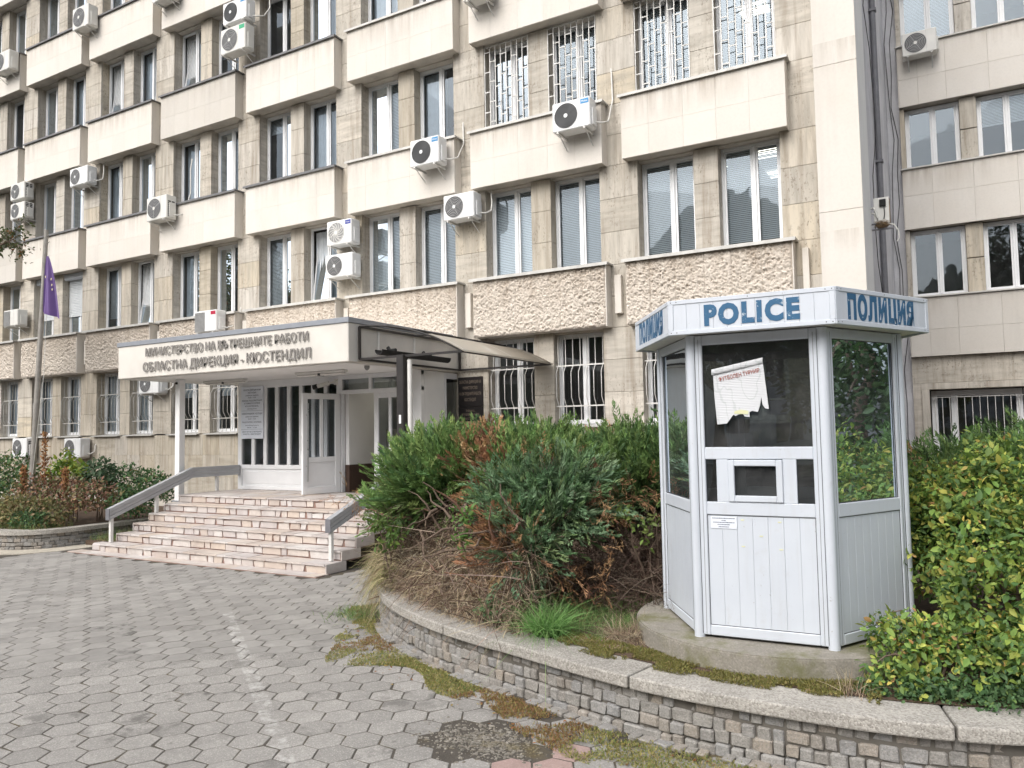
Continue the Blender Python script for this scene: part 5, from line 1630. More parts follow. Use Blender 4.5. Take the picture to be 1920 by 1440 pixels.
# ------------------------------------------------------------------ plants
def unit(a):
    return a / np.maximum(np.linalg.norm(a, axis=-1, keepdims=True), 1e-9)
def frames(d, roll=None):
    """rotation matrices (n,3,3) whose first column is d"""
    n = len(d)
    d = unit(d)
    ref = np.tile(np.array([0, 0, 1.0]), (n, 1))
    ref[np.abs(d[:, 2]) > .97] = (1, 0, 0)
    s = unit(np.cross(ref, d)); u = np.cross(d, s)
    if roll is None: roll = rng.uniform(0, 2 * np.pi, n)
    c, q = np.cos(roll)[:, None], np.sin(roll)[:, None]
    return np.stack([d, s * c + u * q, -s * q + u * c], -1)
def scatter(name, TV, TF, P, Rm, S, col, mat, parent=None, tcol=None, local=False):
    """many copies of a small template, joined: TV (v,3), TF (f,k), P (n,3), Rm (n,3,3), S (n,), col (n,3)"""
    n, v = len(P), len(TV)
    V = np.einsum('nij,vj->nvi', Rm, TV) * np.asarray(S)[:, None, None] + P[:, None, :]
    F = (np.asarray(TF)[None] + (np.arange(n) * v)[:, None, None]).reshape(-1, len(TF[0]))
    C = np.repeat(col[:, None, :], v, 1)
    if tcol is not None: C = C * tcol[None, :, None]
    return npmesh(name, V.reshape(-1, 3), F, mat, parent, C.reshape(-1, 3), local=local)
def pick(pal, n, jit=.18):
    pal = np.asarray(pal, float)
    wts = pal[:, 3] / pal[:, 3].sum()
    c = pal[rng.choice(len(pal), n, p=wts), :3]
    return np.clip(c * rng.uniform(1 - jit, 1 + jit, (n, 1)) * rng.uniform(.94, 1.06, (n, 3)), 0, 1)

# templates
def leaf_template(fold=.25):
    TV = np.array([(0, 0, 0), (.35, .26, fold * .26), (.72, .19, fold * .19), (1, 0, -.06), (.72, -.19, fold * .19), (.35, -.26, fold * .26)], float)
    return TV, [(0, 1, 2, 3), (0, 3, 4, 5)]
LEAF = leaf_template()
def blade_template(bend=.35, w=.02):
    TV = np.array([(0, -w, 0), (0, w, 0), (.5, -w * .8, bend * .25), (.5, w * .8, bend * .25), (1, 0, -bend * .15), (1, 0.001, -bend * .15)], float)
    return TV, [(0, 1, 3, 2), (2, 3, 5, 4)]
def spray_template(seed, n=12, wid=.019):
    r_ = np.random.default_rng(seed)
    TV = []; TF = []
    def blade(p, d, l, w_):
        d = d / np.linalg.norm(d); s = np.cross(d, r_.normal(size=3)); s /= np.linalg.norm(s)
        b = len(TV)
        TV.extend([p - s * w_ * .4, p + d * l * .5 + s * w_, p + d * l, p + d * l * .5 - s * w_])
        TF.append((b, b + 1, b + 2, b + 3))
    for i in range(n):
        t = i / (n - 1)
        base = np.array([t * .9, 0, .10 * math.sin(t * 2.2)])
        L_ = .34 * (1 - t) ** .7 + .10
        for sgn in (-1, 1):
            a = math.radians(r_.uniform(28, 48))
            d = np.array([math.cos(a), sgn * math.sin(a), r_.uniform(-.22, .30)])
            blade(base, d, L_ * r_.uniform(.55, .8), wid)
            p2 = base + d / np.linalg.norm(d) * L_ * r_.uniform(.3, .5)
            d2 = np.array([math.cos(a * .3), sgn * math.sin(a * .3), r_.uniform(-.1, .4)])
            blade(p2, d2, L_ * r_.uniform(.5, .7), wid * .9)
    blade(np.array([.8, 0, .08]), np.array([1, 0, .1]), .25, wid)
    return np.array(TV), TF
SPR = [spray_template(s) for s in (1, 2, 3)]
DSPR = [spray_template(s, 7, .012) for s in (5, 6)]

def shell(blobs, n, rmin=.78, rmax=1.03, low=-.35):
    """points near the surface of a union of ellipsoids; returns points, outward directions"""
    B = np.array([[*c, *r] for c, r in blobs], float)
    wt = B[:, 3] * B[:, 4] + B[:, 4] * B[:, 5] + B[:, 3] * B[:, 5]
    P = np.zeros((0, 3)); D_ = np.zeros((0, 3))
    while len(P) < n:
        m_ = n * 2
        k_ = rng.choice(len(B), m_, p=wt / wt.sum())
        d_ = unit(rng.normal(size=(m_, 3)))
        d_ = d_[:]; ok = d_[:, 2] > low
        r_ = rng.uniform(rmin, rmax, (m_, 1))
        p_ = B[k_, :3] + d_ * r_ * B[k_, 3:]
        nrm = unit(d_ / B[k_, 3:])
        for i in range(len(B)):
            q = np.linalg.norm((p_ - B[i, :3]) / B[i, 3:], axis=1)
            ok &= ~((q < rmin * .97) & (k_ != i))
        P = np.concatenate([P, p_[ok]]); D_ = np.concatenate([D_, nrm[ok]])
    return P[:n], D_[:n]

def foliage_clumps(P, scale=2.2, seed=3):
    return vnoise(P[:, 0] * scale + P[:, 2] * scale * .7, P[:, 1] * scale + P[:, 2] * scale * .9 + 11, seed)

GREEN_J = [(.135, .225, .075, 3), (.17, .265, .085, 3), (.10, .18, .07, 2), (.23, .31, .11, 1.6)]
BLUE_J = [(.16, .265, .14, 3), (.20, .30, .17, 2), (.13, .225, .10, 2), (.22, .32, .14, 1.5)]
BROWN_J = [(.34, .185, .10, 2), (.44, .28, .15, 2), (.22, .12, .075, 1.5)]
DRY = [(.47, .39, .26, 3), (.38, .30, .205, 3), (.27, .20, .145, 2.5), (.57, .49, .35, 1.5), (.16, .11, .085, 3)]
TWIG = [(.20, .14, .11, 2), (.28, .21, .165, 2), (.14, .09, .07, 2), (.36, .28, .22, 1)]

def branch_tubes(root, base, ends, r0, name="stem", mat="bark", wob=.12):
    b_ = MB()
    for e in ends:
        base_ = Vector(base) + Vector((random.uniform(-.1, .1), random.uniform(-.1, .1), 0)); e = Vector(e)
        pts = []
        for i in range(6):
            t = i / 5
            p = base_.lerp(e, t) + Vector((random.uniform(-wob, wob), random.uniform(-wob, wob), random.uniform(-wob * .6, wob * .6) + .15 * math.sin(t * 3.1))) * (1 if 0 < i < 5 else 0)
            pts.append(p)
        b_.tube(pts, [r0 * (1 - .75 * i / 5) for i in range(6)], 6)
    return b_.build(name, mat, root)

def juniper(label, base, blobs, n, pal, brown=.06, size=.34, seed=1, group="junipers in the near planter", low=-.35, lift=.55, shoots=160):
    t = thing("juniper_bush", label, "juniper bush", base, group=group)
    P, D_ = shell(blobs, n, .58, 1.06, low)
    P = P + D_ * ((vnoise(P[:, 0] * 3.1 + P[:, 2] * 2, P[:, 1] * 3.1 + P[:, 2], seed + 2) - .55) * .34)[:, None] + rng.normal(size=P.shape) * .03
    cl = foliage_clumps(P, 1.7, seed)
    dirn = unit(D_ * 1.0 + np.array([0, 0, lift]) + rng.normal(size=D_.shape) * .55)
    col = pick(pal, n, .28)
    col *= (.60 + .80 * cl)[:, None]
    bz = foliage_clumps(P, 1.25, seed + 40)
    bm_ = bz > np.quantile(bz, 1 - brown)
    col[bm_] = pick(BROWN_J, int(bm_.sum()))
    S = rng.uniform(.55, 1.35, n) * size
    for i in range(3):
        sl2 = slice(i, None, 3)
        TV, TF = SPR[i]
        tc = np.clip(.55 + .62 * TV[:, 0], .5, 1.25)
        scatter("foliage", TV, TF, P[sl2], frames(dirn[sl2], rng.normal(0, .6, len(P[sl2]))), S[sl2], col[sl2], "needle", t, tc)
    if shoots:
        P, D_ = shell(blobs, shoots, .85, 1.0, .15)
        dv = unit(D_ + np.array([0, 0, .75]) + rng.normal(size=D_.shape) * .35)
        scatter("long_shoots", *SPR[1], P, frames(dv, rng.normal(0, .6, shoots)), rng.uniform(.8, 1.35, shoots) * size, pick(pal, shoots, .25), "needle", t, np.clip(.55 + .62 * SPR[1][0][:, 0], .5, 1.25))
    # inner twigs
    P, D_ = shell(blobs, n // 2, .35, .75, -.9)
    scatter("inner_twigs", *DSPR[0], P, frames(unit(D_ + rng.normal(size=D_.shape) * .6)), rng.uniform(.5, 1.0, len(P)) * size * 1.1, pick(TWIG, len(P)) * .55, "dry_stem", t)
    branch_tubes(t, base, [Vector(c) + Vector((random.uniform(-.3, .3), random.uniform(-.3, .3), .1)) for c, r in blobs for _ in range(3)], .04)
    return t

juniper("big juniper bush, the leftmost by the steps, green above a brown dry foot", (-4.9, 7.3, .37),
        [((-5.15, 7.35, 1.38), (.50, .55, .36)), ((-4.7, 7.55, 1.50), (.66, .66, .36)), ((-4.2, 7.75, 1.54), (.66, .68, .34)), ((-5.42, 7.6, 1.38), (.34, .5, .34)), ((-3.9, 7.25, 1.44), (.50, .5, .30)), ((-5.55, 7.2, 1.12), (.22, .28, .18))],
        2800, GREEN_J, .13, .40, seed=3, shoots=300)
juniper("blue-green juniper bush drooping over the grass left of the booth", (-3.6, 6.9, .37),
        [((-3.85, 6.72, 1.32), (.28, .30, .20)), ((-3.45, 6.85, 1.42), (.40, .36, .20)), ((-3.62, 6.50, 1.10), (.30, .26, .20)), ((-3.32, 6.62, 1.18), (.26, .26, .22)), ((-3.45, 6.35, .95), (.20, .2, .15))],
        1200, BLUE_J, .12, .35, 9, lift=-.05, shoots=90)
juniper("tall green juniper bush directly behind the booth's left side", (-2.9, 8.3, .37),
        [((-3.1, 8.2, 1.36), (.80, .75, .52)), ((-2.45, 8.3, 1.46), (.75, .75, .52)), ((-3.6, 8.3, 1.26), (.6, .6, .42)), ((-2.0, 8.3, 1.2), (.6, .6, .5))],
        3000, GREEN_J[:3], .07, .36, 21)
juniper("dark juniper tips rising over the leafy shrub on the right", (.6, 8.9, .37),
        [((.15, 8.5, 1.22), (.60, .6, .48)), ((.9, 8.8, 1.42), (.8, .7, .48)), ((1.9, 8.8, 1.4), (.9, .7, .48)), ((-.40, 8.3, .95), (.40, .5, .40))],
        2600, GREEN_J[:3], .01, .36, 33)

# long strands: dry grass and dead stems
def strands(name, P, D_, L_, wdt, col, mat, parent=None, droop=.6, segs=4):
    n = len(P)
    t = np.linspace(0, 1, segs + 1)
    D_ = unit(D_)
    side = unit(np.cross(D_, rng.normal(size=(n, 3))))
    cur = rng.normal(0, .6, (n, 1)) * side
    ctr = P[:, None, :] + D_[:, None, :] * (L_[:, None, None] * t[None, :, None]) + cur[:, None, :] * (L_[:, None, None] * (t ** 2)[None, :, None])
    ctr[:, :, 2] -= droop * L_[:, None] * (t ** 2)[None, :] * rng.uniform(.2, 1.2, (n, 1))
    w_ = wdt[:, None] * (1 - .8 * t)[None, :]
    side2 = unit(np.cross(D_, side + 1e-3))
    A = ctr + side2[:, None, :] * w_[:, :, None]; B = ctr - side2[:, None, :] * w_[:, :, None]
    V = np.stack([A, B], 2).reshape(-1, 3)
    v = 2 * (segs + 1)
    TF = np.array([(2 * i, 2 * i + 1, 2 * i + 3, 2 * i + 2) for i in range(segs)])
    F = (TF[None] + (np.arange(n) * v)[:, None, None]).reshape(-1, 4)
    C = np.repeat(col[:, None, :], v, 1).reshape(-1, 3)
    return npmesh(name, V, F, mat, parent, C)

# the dry foot of the big juniper: a bank of dead stems and straw behind the coping
def bank_points(n, x0, x1, depth, ztop, seed=0):
    x_ = rng.uniform(x0, x1, n)
    ye = np.interp(x_, pxs, pys) + .25
    u = rng.random(n) ** 1.6
    y_ = ye + u * depth
    zmax = .42 + (ztop - .42) * np.sqrt(np.clip(u, 0, 1)) * (.75 + .4 * vnoise(x_ * 2.3, y_ * 2.0, seed))
    z_ = .38 + (zmax - .38) * (1 - rng.random(n) ** 2.2)
    return np.stack([x_, y_, z_], 1)
n = 9500
P = bank_points(n, -6.0, -3.2, 1.25, 1.58, 4)
D_ = unit(rng.normal(size=(n, 3)) * np.array([1, 1, .8]) + np.array([-.05, -.35, .12]))
ds_ = strands("dry_grass", P, D_, rng.uniform(.08, .34, n), rng.uniform(.0015, .0042, n), pick(DRY, n) * (.45 + .85 * vnoise(P[:, 0] * 4, P[:, 1] * 3 + P[:, 2] * 4, 15))[:, None], "dry_stem", None, .8)
tag(ds_, "straw-coloured dry grass and dead twigs heaped behind the coping", "dry grass", kind="stuff")
n = 2600
P = bank_points(n, -3.5, -1.9, 1.2, 1.35, 8); P[:, 1] += 1.15
D_ = unit(rng.normal(size=(n, 3)) + np.array([0, -.4, .2]))
tag(strands("dead_twigs", P, D_, rng.uniform(.15, .5, n), rng.uniform(.002, .005, n), pick(TWIG, n) * .55, "dry_stem", None, .5), "dead twigs with deep shade in their colour under the junipers beside the booth", "twigs", kind="stuff")  # twig browns scaled down, painting in the deep shade under the bushes
# dry grass hanging over the planter's left corner
n = 1300
tt_ = rng.uniform(s_c(-6.45), s_c(-5.35), n)
tp = np.array([PA.at(t_)[0] for t_ in tt_]); tn = np.array([(-PA.at(t_)[1].y, PA.at(t_)[1].x) for t_ in tt_])
P = np.concatenate([tp + tn * rng.uniform(.0, .25, (n, 1)), rng.uniform(.38, .75, (n, 1))], 1)
D_ = np.concatenate([-tn * rng.uniform(.3, 1.0, (n, 1)), rng.uniform(-.6, .5, (n, 1))], 1) + rng.normal(size=(n, 3)) * .25
tag(strands("hanging_grass", P, D_, rng.uniform(.12, .38, n), rng.uniform(.0022, .0048, n), pick([(.46, .40, .24, 3), (.38, .32, .19, 2), (.26, .28, .11, 1), (.22, .17, .11, 1)], n), "dry_stem", None, 1.2), "pale dry grass hanging over the planter's corner by the steps", "dry grass", kind="stuff")
n = 700
P = bank_points(n, -5.9, -3.2, 1.0, 1.6, 4)
D_ = unit(rng.normal(size=(n, 3)) * np.array([1, .7, .8]) + np.array([0, -.5, .1]))
tag(strands("dead_stems", P, D_, rng.uniform(.2, .6, n), rng.uniform(.003, .007, n), pick(TWIG, n) * rng.uniform(.5, 1.2, (n, 1)), "dry_stem", None, .25), "thin dead stems poking out of the juniper's dry foot", "twigs", kind="stuff")
# gnarled bare branches in the dry bank
gb = thing("bare_branches", "gnarled bare grey-brown branches showing in the dry juniper foot", "branches", (-4.6, 6.3, .4))
for i in range(64):
    x_ = random.uniform(-5.8, -3.3); y_ = float(np.interp(x_, pxs, pys)) + random.uniform(.40, .9); z_ = random.uniform(.42, 1.4)
    a_ = random.uniform(-math.pi, 0); l_ = random.uniform(.25, .6)
    pts = [Vector((x_, y_, z_))]
    dv = Vector((math.cos(a_), math.sin(a_) * .6, random.uniform(-.3, .5)))
    for q in range(5):
        dv = (dv + Vector((random.uniform(-.5, .5), random.uniform(-.4, .3), random.uniform(-.45, .35)))).normalized()
        pts.append(pts[-1] + dv * l_ / 4)
    MB().tube(pts, [random.uniform(.011, .022) * (1 - .14 * q) for q in range(6)], 6).build("branch", random.choice(("bark", "red_bark", "bark")), gb)
# brown dead sprays on the junipers' flank
bs = thing("dead_juniper_sprays", "rusty brown dead sprays among the junipers left of the booth", "dead branches", (-3.4, 6.8, 1.2))
for c_, r_, m_ in (((-3.75, 7.0, 1.78), .16, 34), ((-3.42, 7.05, 1.74), .13, 26), ((-3.02, 6.9, 1.36), .20, 60), ((-4.0, 6.35, .84), .14, 30), ((-3.7, 6.25, .70), .17, 36), ((-6.1, 7.0, 1.36), .10, 16), ((-2.6, 7.1, 1.50), .14, 20), ((-4.7, 6.95, 1.68), .08, 10), ((-3.0, 6.5, .75), .2, 40)):
    P = np.array(c_) + rng.normal(size=(m_, 3)) * r_ * np.array([1, .8, .6])
    scatter("dead_spray", *DSPR[m_ % 2], P, frames(unit(rng.normal(size=(m_, 3)) * .5 + np.array([.5, -.6, -.1]))), rng.uniform(.16, .3, m_), pick(BROWN_J, m_), "dry_stem", bs)["kind"] = "stuff"

# leaves on stems
def leafy(name, label, cat, base, blobs, n, pal, size=(.04, .07), rmin=.7, low=-.5, group=None, up_=.5, seed=2, stems=6, rough=.9, lump=0.0):
    t = thing(name, label, cat, base, group=group)
    P, D_ = shell(blobs, n, rmin, 1.05, low)
    P += rng.normal(size=P.shape) * .02
    if lump: P += D_ * ((vnoise(P[:, 0] * 3.4 + P[:, 2] * 2.3, P[:, 1] * 3.4 + P[:, 2] * 2.9, seed + 3) - .6) * lump)[:, None]
    dirn = unit(D_ * .6 + rng.normal(size=D_.shape) * rough + np.array([0, 0, -.1]))
    nrm_up = unit(D_ + np.array([0, 0, up_]) + rng.normal(size=D_.shape) * .35)
    z_ = unit(nrm_up - dirn * (nrm_up * dirn).sum(1, keepdims=True)); y_ = np.cross(z_, dirn)
    Rm = np.stack([dirn, y_, z_], -1)
    cl = foliage_clumps(P, 3.0, seed)
    col = pick(pal, n, .22) * (.75 + .5 * cl)[:, None]
    scatter("foliage", *LEAF, P, Rm, np.clip(rng.lognormal(0, .38, n) * (size[0] + size[1]) / 2, size[0] * .5, size[1] * 1.35), col, "leaf", t, np.array([.8, 1, 1, 1, 1, 1]))
    if stems:
        branch_tubes(t, base, [Vector(blobs[i % len(blobs)][0]) + Vector((random.uniform(-.2, .2), random.uniform(-.2, .2), random.uniform(0, .2))) for i in range(stems)], .012, wob=.05)
    return t
YG_P = [(.30, .40, .085, 3), (.20, .32, .08, 3.5), (.45, .48, .11, 1.4), (.11, .20, .065, 3.4), (.58, .48, .12, .4), (.46, .28, .11, .25)]
leafy("leafy_shrub", "broad yellow-green leafy shrub filling the right edge beside the booth", "shrub", (.4, 7.2, .37),
      [((.15, 7.0, 1.05), (.62, .70, .65)), ((.75, 6.9, 1.05), (.75, .85, .75)), ((.40, 7.6, 1.38), (.85, .70, .62)), ((1.2, 7.3, 1.2), (.8, .9, .8)), ((.45, 6.35, .78), (.70, .45, .42)), ((-.05, 7.6, 1.15), (.5, .5, .6)), ((1.0, 6.3, .85), (.6, .6, .5))],
      24000, YG_P, (.028, .068), .72, -.55, seed=5, stems=18, lump=.5)
leafy("leafy_shrub", "low yellow-green leafy sprawl around the plinth's right side", "shrub", (-.1, 5.8, .37),
      [((-.28, 5.92, .62), (.34, .34, .26)), ((.12, 5.95, .60), (.5, .42, .30)), ((-.32, 5.70, .48), (.25, .22, .16)), ((.5, 6.0, .6), (.5, .4, .3))],
      5200, YG_P, (.026, .058), .5, -.3, seed=8, stems=6, lump=.2)
WEED = [(.11, .21, .085, 3), (.14, .25, .10, 2), (.085, .165, .07, 2), (.20, .30, .09, .7)]
leafy("weed_patch", "low green weeds spilling onto the coping at the lower right", "weeds", (.1, 5.55, .37),
      [((.02, 5.55, .42), (.42, .16, .13)), ((.35, 5.72, .45), (.42, .22, .16)), ((-.30, 5.50, .41), (.22, .12, .09)), ((.7, 5.9, .46), (.4, .3, .2)), ((-.52, 5.48, .40), (.10, .08, .06))],
      5200, WEED, (.018, .042), .2, -.2, seed=12, stems=0)
leafy("bramble_shoot", "few green bramble leaves on the dry juniper foot", "plant", (-5.35, 6.75, .5),
      [((-5.35, 6.55, 1.15), (.30, .2, .18)), ((-5.2, 6.5, .98), (.22, .14, .12))], 300, [(.10, .17, .04, 2), (.16, .24, .05, 1)], (.03, .055), .2, -.8, seed=4, stems=3)
leafy("bramble_shoot", "pale leafy shoot on dark twigs at the booth's left side", "plant", (-2.5, 7.0, .6),
      [((-2.75, 6.9, 1.30), (.25, .1, .10)), ((-2.45, 6.85, 1.24), (.22, .1, .12)), ((-2.5, 6.8, 1.08), (.08, .06, .10))], 130, [(.18, .26, .07, 2), (.24, .30, .10, 1)], (.035, .06), .2, -.8, seed=4, stems=3)
leafy("bramble_shoot", "light green sapling leaves in front of the blue-green juniper", "plant", (-4.0, 6.3, .5),
      [((-4.02, 6.15, 1.32), (.16, .08, .10)), ((-4.03, 6.12, 1.08), (.14, .07, .16))], 150, [(.11, .22, .05, 2), (.15, .26, .07, 1)], (.03, .055), .2, -.8, seed=4, stems=2)
leafy("bramble_shoot", "small green weed at the foot of the dry bank beside the coping", "plant", (-3.5, 5.95, .4),
      [((-3.55, 5.88, .52), (.20, .10, .10))], 220, WEED, (.03, .055), .2, -.4, seed=4, stems=0)

# grass
def grass(name, label, P, L_, pal, kind="stuff", spread=.45, droop=.5, w_=(.0015, .003), cat="grass"):
    n = len(P)
    D_ = unit(rng.normal(size=(n, 3)) * spread + np.array([0, 0, 1]))
    o = strands(name, P, D_, L_, rng.uniform(*w_, n), pick(pal, n), "leaf", None, droop, 3)
    return tag(o, label, cat, kind=kind)
GR = [(.17, .28, .085, 3), (.13, .23, .075, 3), (.25, .33, .12, 1.5), (.40, .36, .19, 1.0)]
n = 6500
x_ = rng.uniform(-3.6, -1.9, n); ye = np.interp(x_, pxs, pys)
y_ = ye + .50 + rng.random(n) * 1.45
ok = ((x_ - BC[0]) ** 2 + (y_ - BC[1]) ** 2 > 1.19 ** 2) & ~((x_ > -2.75) & (y_ < ye + .95) & (vnoise(x_ * 5, y_ * 5, 4) > .35))
P = np.stack([x_, y_, np.full(n, .404)], 1)[ok]
grass("lawn_grass", "uncut green grass between the junipers and the booth", P, rng.uniform(.06, .20, len(P)), GR)
# bright tuft
n = 900
a_ = rng.uniform(0, 2 * math.pi, n); r_ = rng.random(n) ** .6 * .11
P = np.stack([-3.0 + r_ * np.cos(a_), 5.83 + r_ * np.sin(a_), np.full(n, .404)], 1)
D_ = unit(np.stack([np.cos(a_) * rng.uniform(.1, .9, n), np.sin(a_) * rng.uniform(.1, .9, n), np.ones(n)], 1))
tag(strands("grass_tuft", P, D_, rng.uniform(.22, .44, n), rng.uniform(.0022, .0040, n), pick([(.20, .38, .11, 3), (.15, .30, .09, 2), (.30, .46, .18, 1)], n), "leaf", None, .65, 4), "bright green grass tuft at the coping's edge", "grass tuft")
# straw tuft by the plinth
n = 900
a_ = rng.uniform(0, 2 * math.pi, n); r_ = rng.random(n) ** .6 * .17
P = np.stack([-2.36 + r_ * np.cos(a_) * 1.2, 6.03 + r_ * np.sin(a_) * .7, np.full(n, .404)], 1)
D_ = unit(np.stack([np.cos(a_) * rng.uniform(.1, 1.2, n), np.sin(a_) * rng.uniform(.1, 1.2, n) - .2, np.ones(n)], 1))
tag(strands("straw_tuft", P, D_, rng.uniform(.10, .28, n), rng.uniform(.0012, .0028, n), pick(DRY, n), "dry_stem", None, .9, 4), "dry straw tuft against the booth's mossy plinth", "grass tuft")
n = 60
P = np.stack([rng.normal(-.62, .05, n), rng.normal(5.36, .03, n), np.full(n, .404)], 1)
tag(strands("dry_stalks", P, unit(rng.normal(size=(n, 3)) * .35 + np.array([0, 0, 1])), rng.uniform(.08, .22, n), rng.uniform(.0015, .003, n), pick(DRY, n), "dry_stem", None, .2, 3), "few dry stalks standing before the plinth", "stalks")
# grass tuft at the foot of the planter corner
n = 500
P = np.stack([rng.normal(-6.05, .16, n), rng.normal(7.0, .14, n), np.full(n, .0)], 1)
grass("pavement_grass", "green grass growing at the planter's foot near the steps", P, rng.uniform(.05, .2, n), GR, w_=(.002, .004))

# moss mats: tiny shoots
def moss(name, label, P, pal, L_=(.008, .022)):
    n = len(P)
    D_ = unit(rng.normal(size=(n, 3)) * .9 + np.array([0, 0, 1]))
    col = pick(pal, n, .25)
    TV = np.array([(0, -.22, 0), (0, .22, 0), (1, .12, 0), (1, -.12, 0)]); TF = [(0, 1, 2, 3)]
    o = scatter(name, TV, TF, P, frames(D_), rng.uniform(*L_, n), col, "leaf")
    return tag(o, label, "moss", kind="stuff")
MOSS = [(.36, .33, .12, 3), (.29, .29, .10, 3), (.42, .35, .18, 1.5), (.20, .26, .085, 1.5)]
BMOSS = [(.33, .20, .10, 3), (.28, .18, .09, 2), (.31, .27, .10, 3)]
n = 46000
t_ = rng.uniform(s_c(-6.2), s_c(-.9), n)
px_ = np.interp(t_, PA.sa, PA.xa); py_ = np.interp(t_, PA.sa, PA.ya)
tx = np.interp(t_ + .05, PA.sa, PA.xa) - np.interp(t_ - .05, PA.sa, PA.xa); ty = np.interp(t_ + .05, PA.sa, PA.ya) - np.interp(t_ - .05, PA.sa, PA.ya)
ll = np.hypot(tx, ty); wdm = .16 + .62 * vnoise(t_ * 1.7, t_ * 0 + 3, 6) ** 1.4
dd = rng.random(n) ** .9 * wdm + .02
P = np.stack([px_ + ty / ll * dd, py_ - tx / ll * dd, rng.uniform(-.004, .012, n)], 1)
ok = vnoise(P[:, 0] * 5, P[:, 1] * 5, 9) + .45 * vnoise(P[:, 0] * 19, P[:, 1] * 19, 10) + .35 * (.5 - dd / wdm) + rng.normal(0, .07, n) > .52
P = P[ok]; 
br = vnoise(P[:, 0] * 1.6 + 5, P[:, 1] * 1.6, 12) > .70
moss("moss_mat", "olive moss creeping over the pavers along the planter wall", P[~br], MOSS)
moss("brown_moss_mat", "rust-brown dry moss over the pavers along the planter wall", P[br], BMOSS)
n = 34000
t_ = rng.uniform(s_c(-2.85), s_c(-.45), n)
px_ = np.interp(t_, PA.sa, PA.xa); py_ = np.interp(t_, PA.sa, PA.ya)
dd = .22 + rng.random(n) * .40
P = np.stack([px_, py_ + dd, rng.uniform(.400, .425, n)], 1)
ok = ((P[:, 0] - BC[0]) ** 2 + (P[:, 1] - BC[1]) ** 2 > 1.165 ** 2) & (vnoise(P[:, 0] * 5, P[:, 1] * 9, 2) + .3 * vnoise(P[:, 0] * 21, P[:, 1] * 21, 5) + (dd - .3) * 1.8 > .52)
moss("coping_moss", "yellow-green moss on the coping before the booth's plinth", P[ok], [(.25, .23, .07, 3), (.19, .19, .06, 3), (.30, .24, .11, 1)], (.008, .018))
# pinkish broken stones in the bed
for i, (x_, y_, s_) in enumerate(((-2.62, 5.83, .17), (-2.36, 5.70, .10))):
    pl2 = [(x_ + s_ * (1 + .25 * math.sin(q * 2.3 + i)) * math.cos(q * 1.047), y_ + s_ * .62 * math.sin(q * 1.047 + .2)) for q in range(6)]
    tag(MB().prism(pl2, 'z', .39, .418).build("broken_stone", "pink_stone"), ("large pink stone flake lying in the bed by the plinth", "small pink stone flake nearest the plinth")[i], "stone")
# crumbled patch among the pavers
pt_ = [(-2.85 + (.47 + .12 * math.sin(q * 2.1)) * math.cos(q * .449), 4.58 + (.33 + .06 * math.sin(q * 3.3 + 1)) * math.sin(q * .449)) for q in range(14)]
tag(MB().prism(pt_, 'z', -.03, -.005).build("bare_bed", "broken_concrete"), kind="structure")
n = 1500
P = np.stack([rng.normal(-2.85, .22, n), rng.normal(4.58, .14, n), np.full(n, -.004)], 1)
cb = np.array(cbox(-.5, .5, -.5, .5, -.5, .5, .22)[0]); cf = [f_ for f_ in cbox(-.5, .5, -.5, .5, -.5, .5, .22)[1]]
b_ = MB()
for p_ in P:
    s_ = random.uniform(.004, .018) * random.choice((1, 1, 1.6)); T = Matrix.Translation(p_) @ Matrix.Rotation(random.uniform(0, 3), 4, 'Z') @ Matrix.Diagonal((s_, s_ * .8, s_ * .6, 1))
    b_.add([T @ Vector(q) for q in cb], cf)
tag(b_.build("rubble", "broken_concrete"), "crumbled concrete bits where pavers are missing", "rubble", kind="stuff")
# fallen leaves
FLV = [(.30, .13, .05, 2), (.36, .25, .07, 1), (.20, .10, .05, 1)]
n = 90
P = np.stack([rng.uniform(-6, -1.2, n), np.zeros(n), np.zeros(n)], 1)
P[:, 1] = np.interp(P[:, 0], pxs, pys) - rng.uniform(.08, .6, n); P[:, 2] = .012
scatter("fallen_leaves", *LEAF, P, frames(unit(rng.normal(size=(n, 3)) * np.array([1, 1, .15])), rng.normal(0, .3, n)), rng.uniform(.02, .045, n), pick(FLV, n), "leaf")
tag(bpy.data.objects["fallen_leaves"], "brown fallen leaves scattered along the planter wall", "leaves", kind="stuff")

# ------------------------------------------------------------------ the far left planting
RED = [(.22, .115, .08, 3), (.30, .17, .11, 2), (.17, .16, .075, 3), (.38, .25, .15, 1.5), (.11, .16, .06, 1)]
OLV = [(0.202, 0.194, 0.078, 3), (0.295, 0.24, 0.116, 2), (0.132, 0.163, 0.062, 2), (0.372, 0.264, 0.139, 1)]
DG = [(0.088, 0.176, 0.072, 3), (0.12, 0.224, 0.08, 2), (0.072, 0.136, 0.064, 2), (0.224, 0.192, 0.08, 0.6)]
LG = [(0.261, 0.362, 0.058, 2), (0.174, 0.29, 0.065, 2), (0.406, 0.45, 0.072, 1)]
GL = "shrubs in the planter left of the steps"
def far(lb, base, blobs, n, pal, sz=(.05, .09), rm=.6, st=5, up_=.5, rough=.9):
    return leafy("planter_shrub", lb, "shrub", base, blobs, n, pal, sz, rm, -.6, GL, up_, 6, st, rough)
far("green shrub at the photo's left border behind the flagpole", (-18.6, 9.7, .33), [((-18.7, 9.6, 1.25), (.9, .6, .6)), ((-19.6, 9.6, 1.2), (.9, .6, .65)), ((-18.0, 9.7, 1.0), (.6, .5, .5))], 3200, DG + [(.15, .19, .05, 2)])
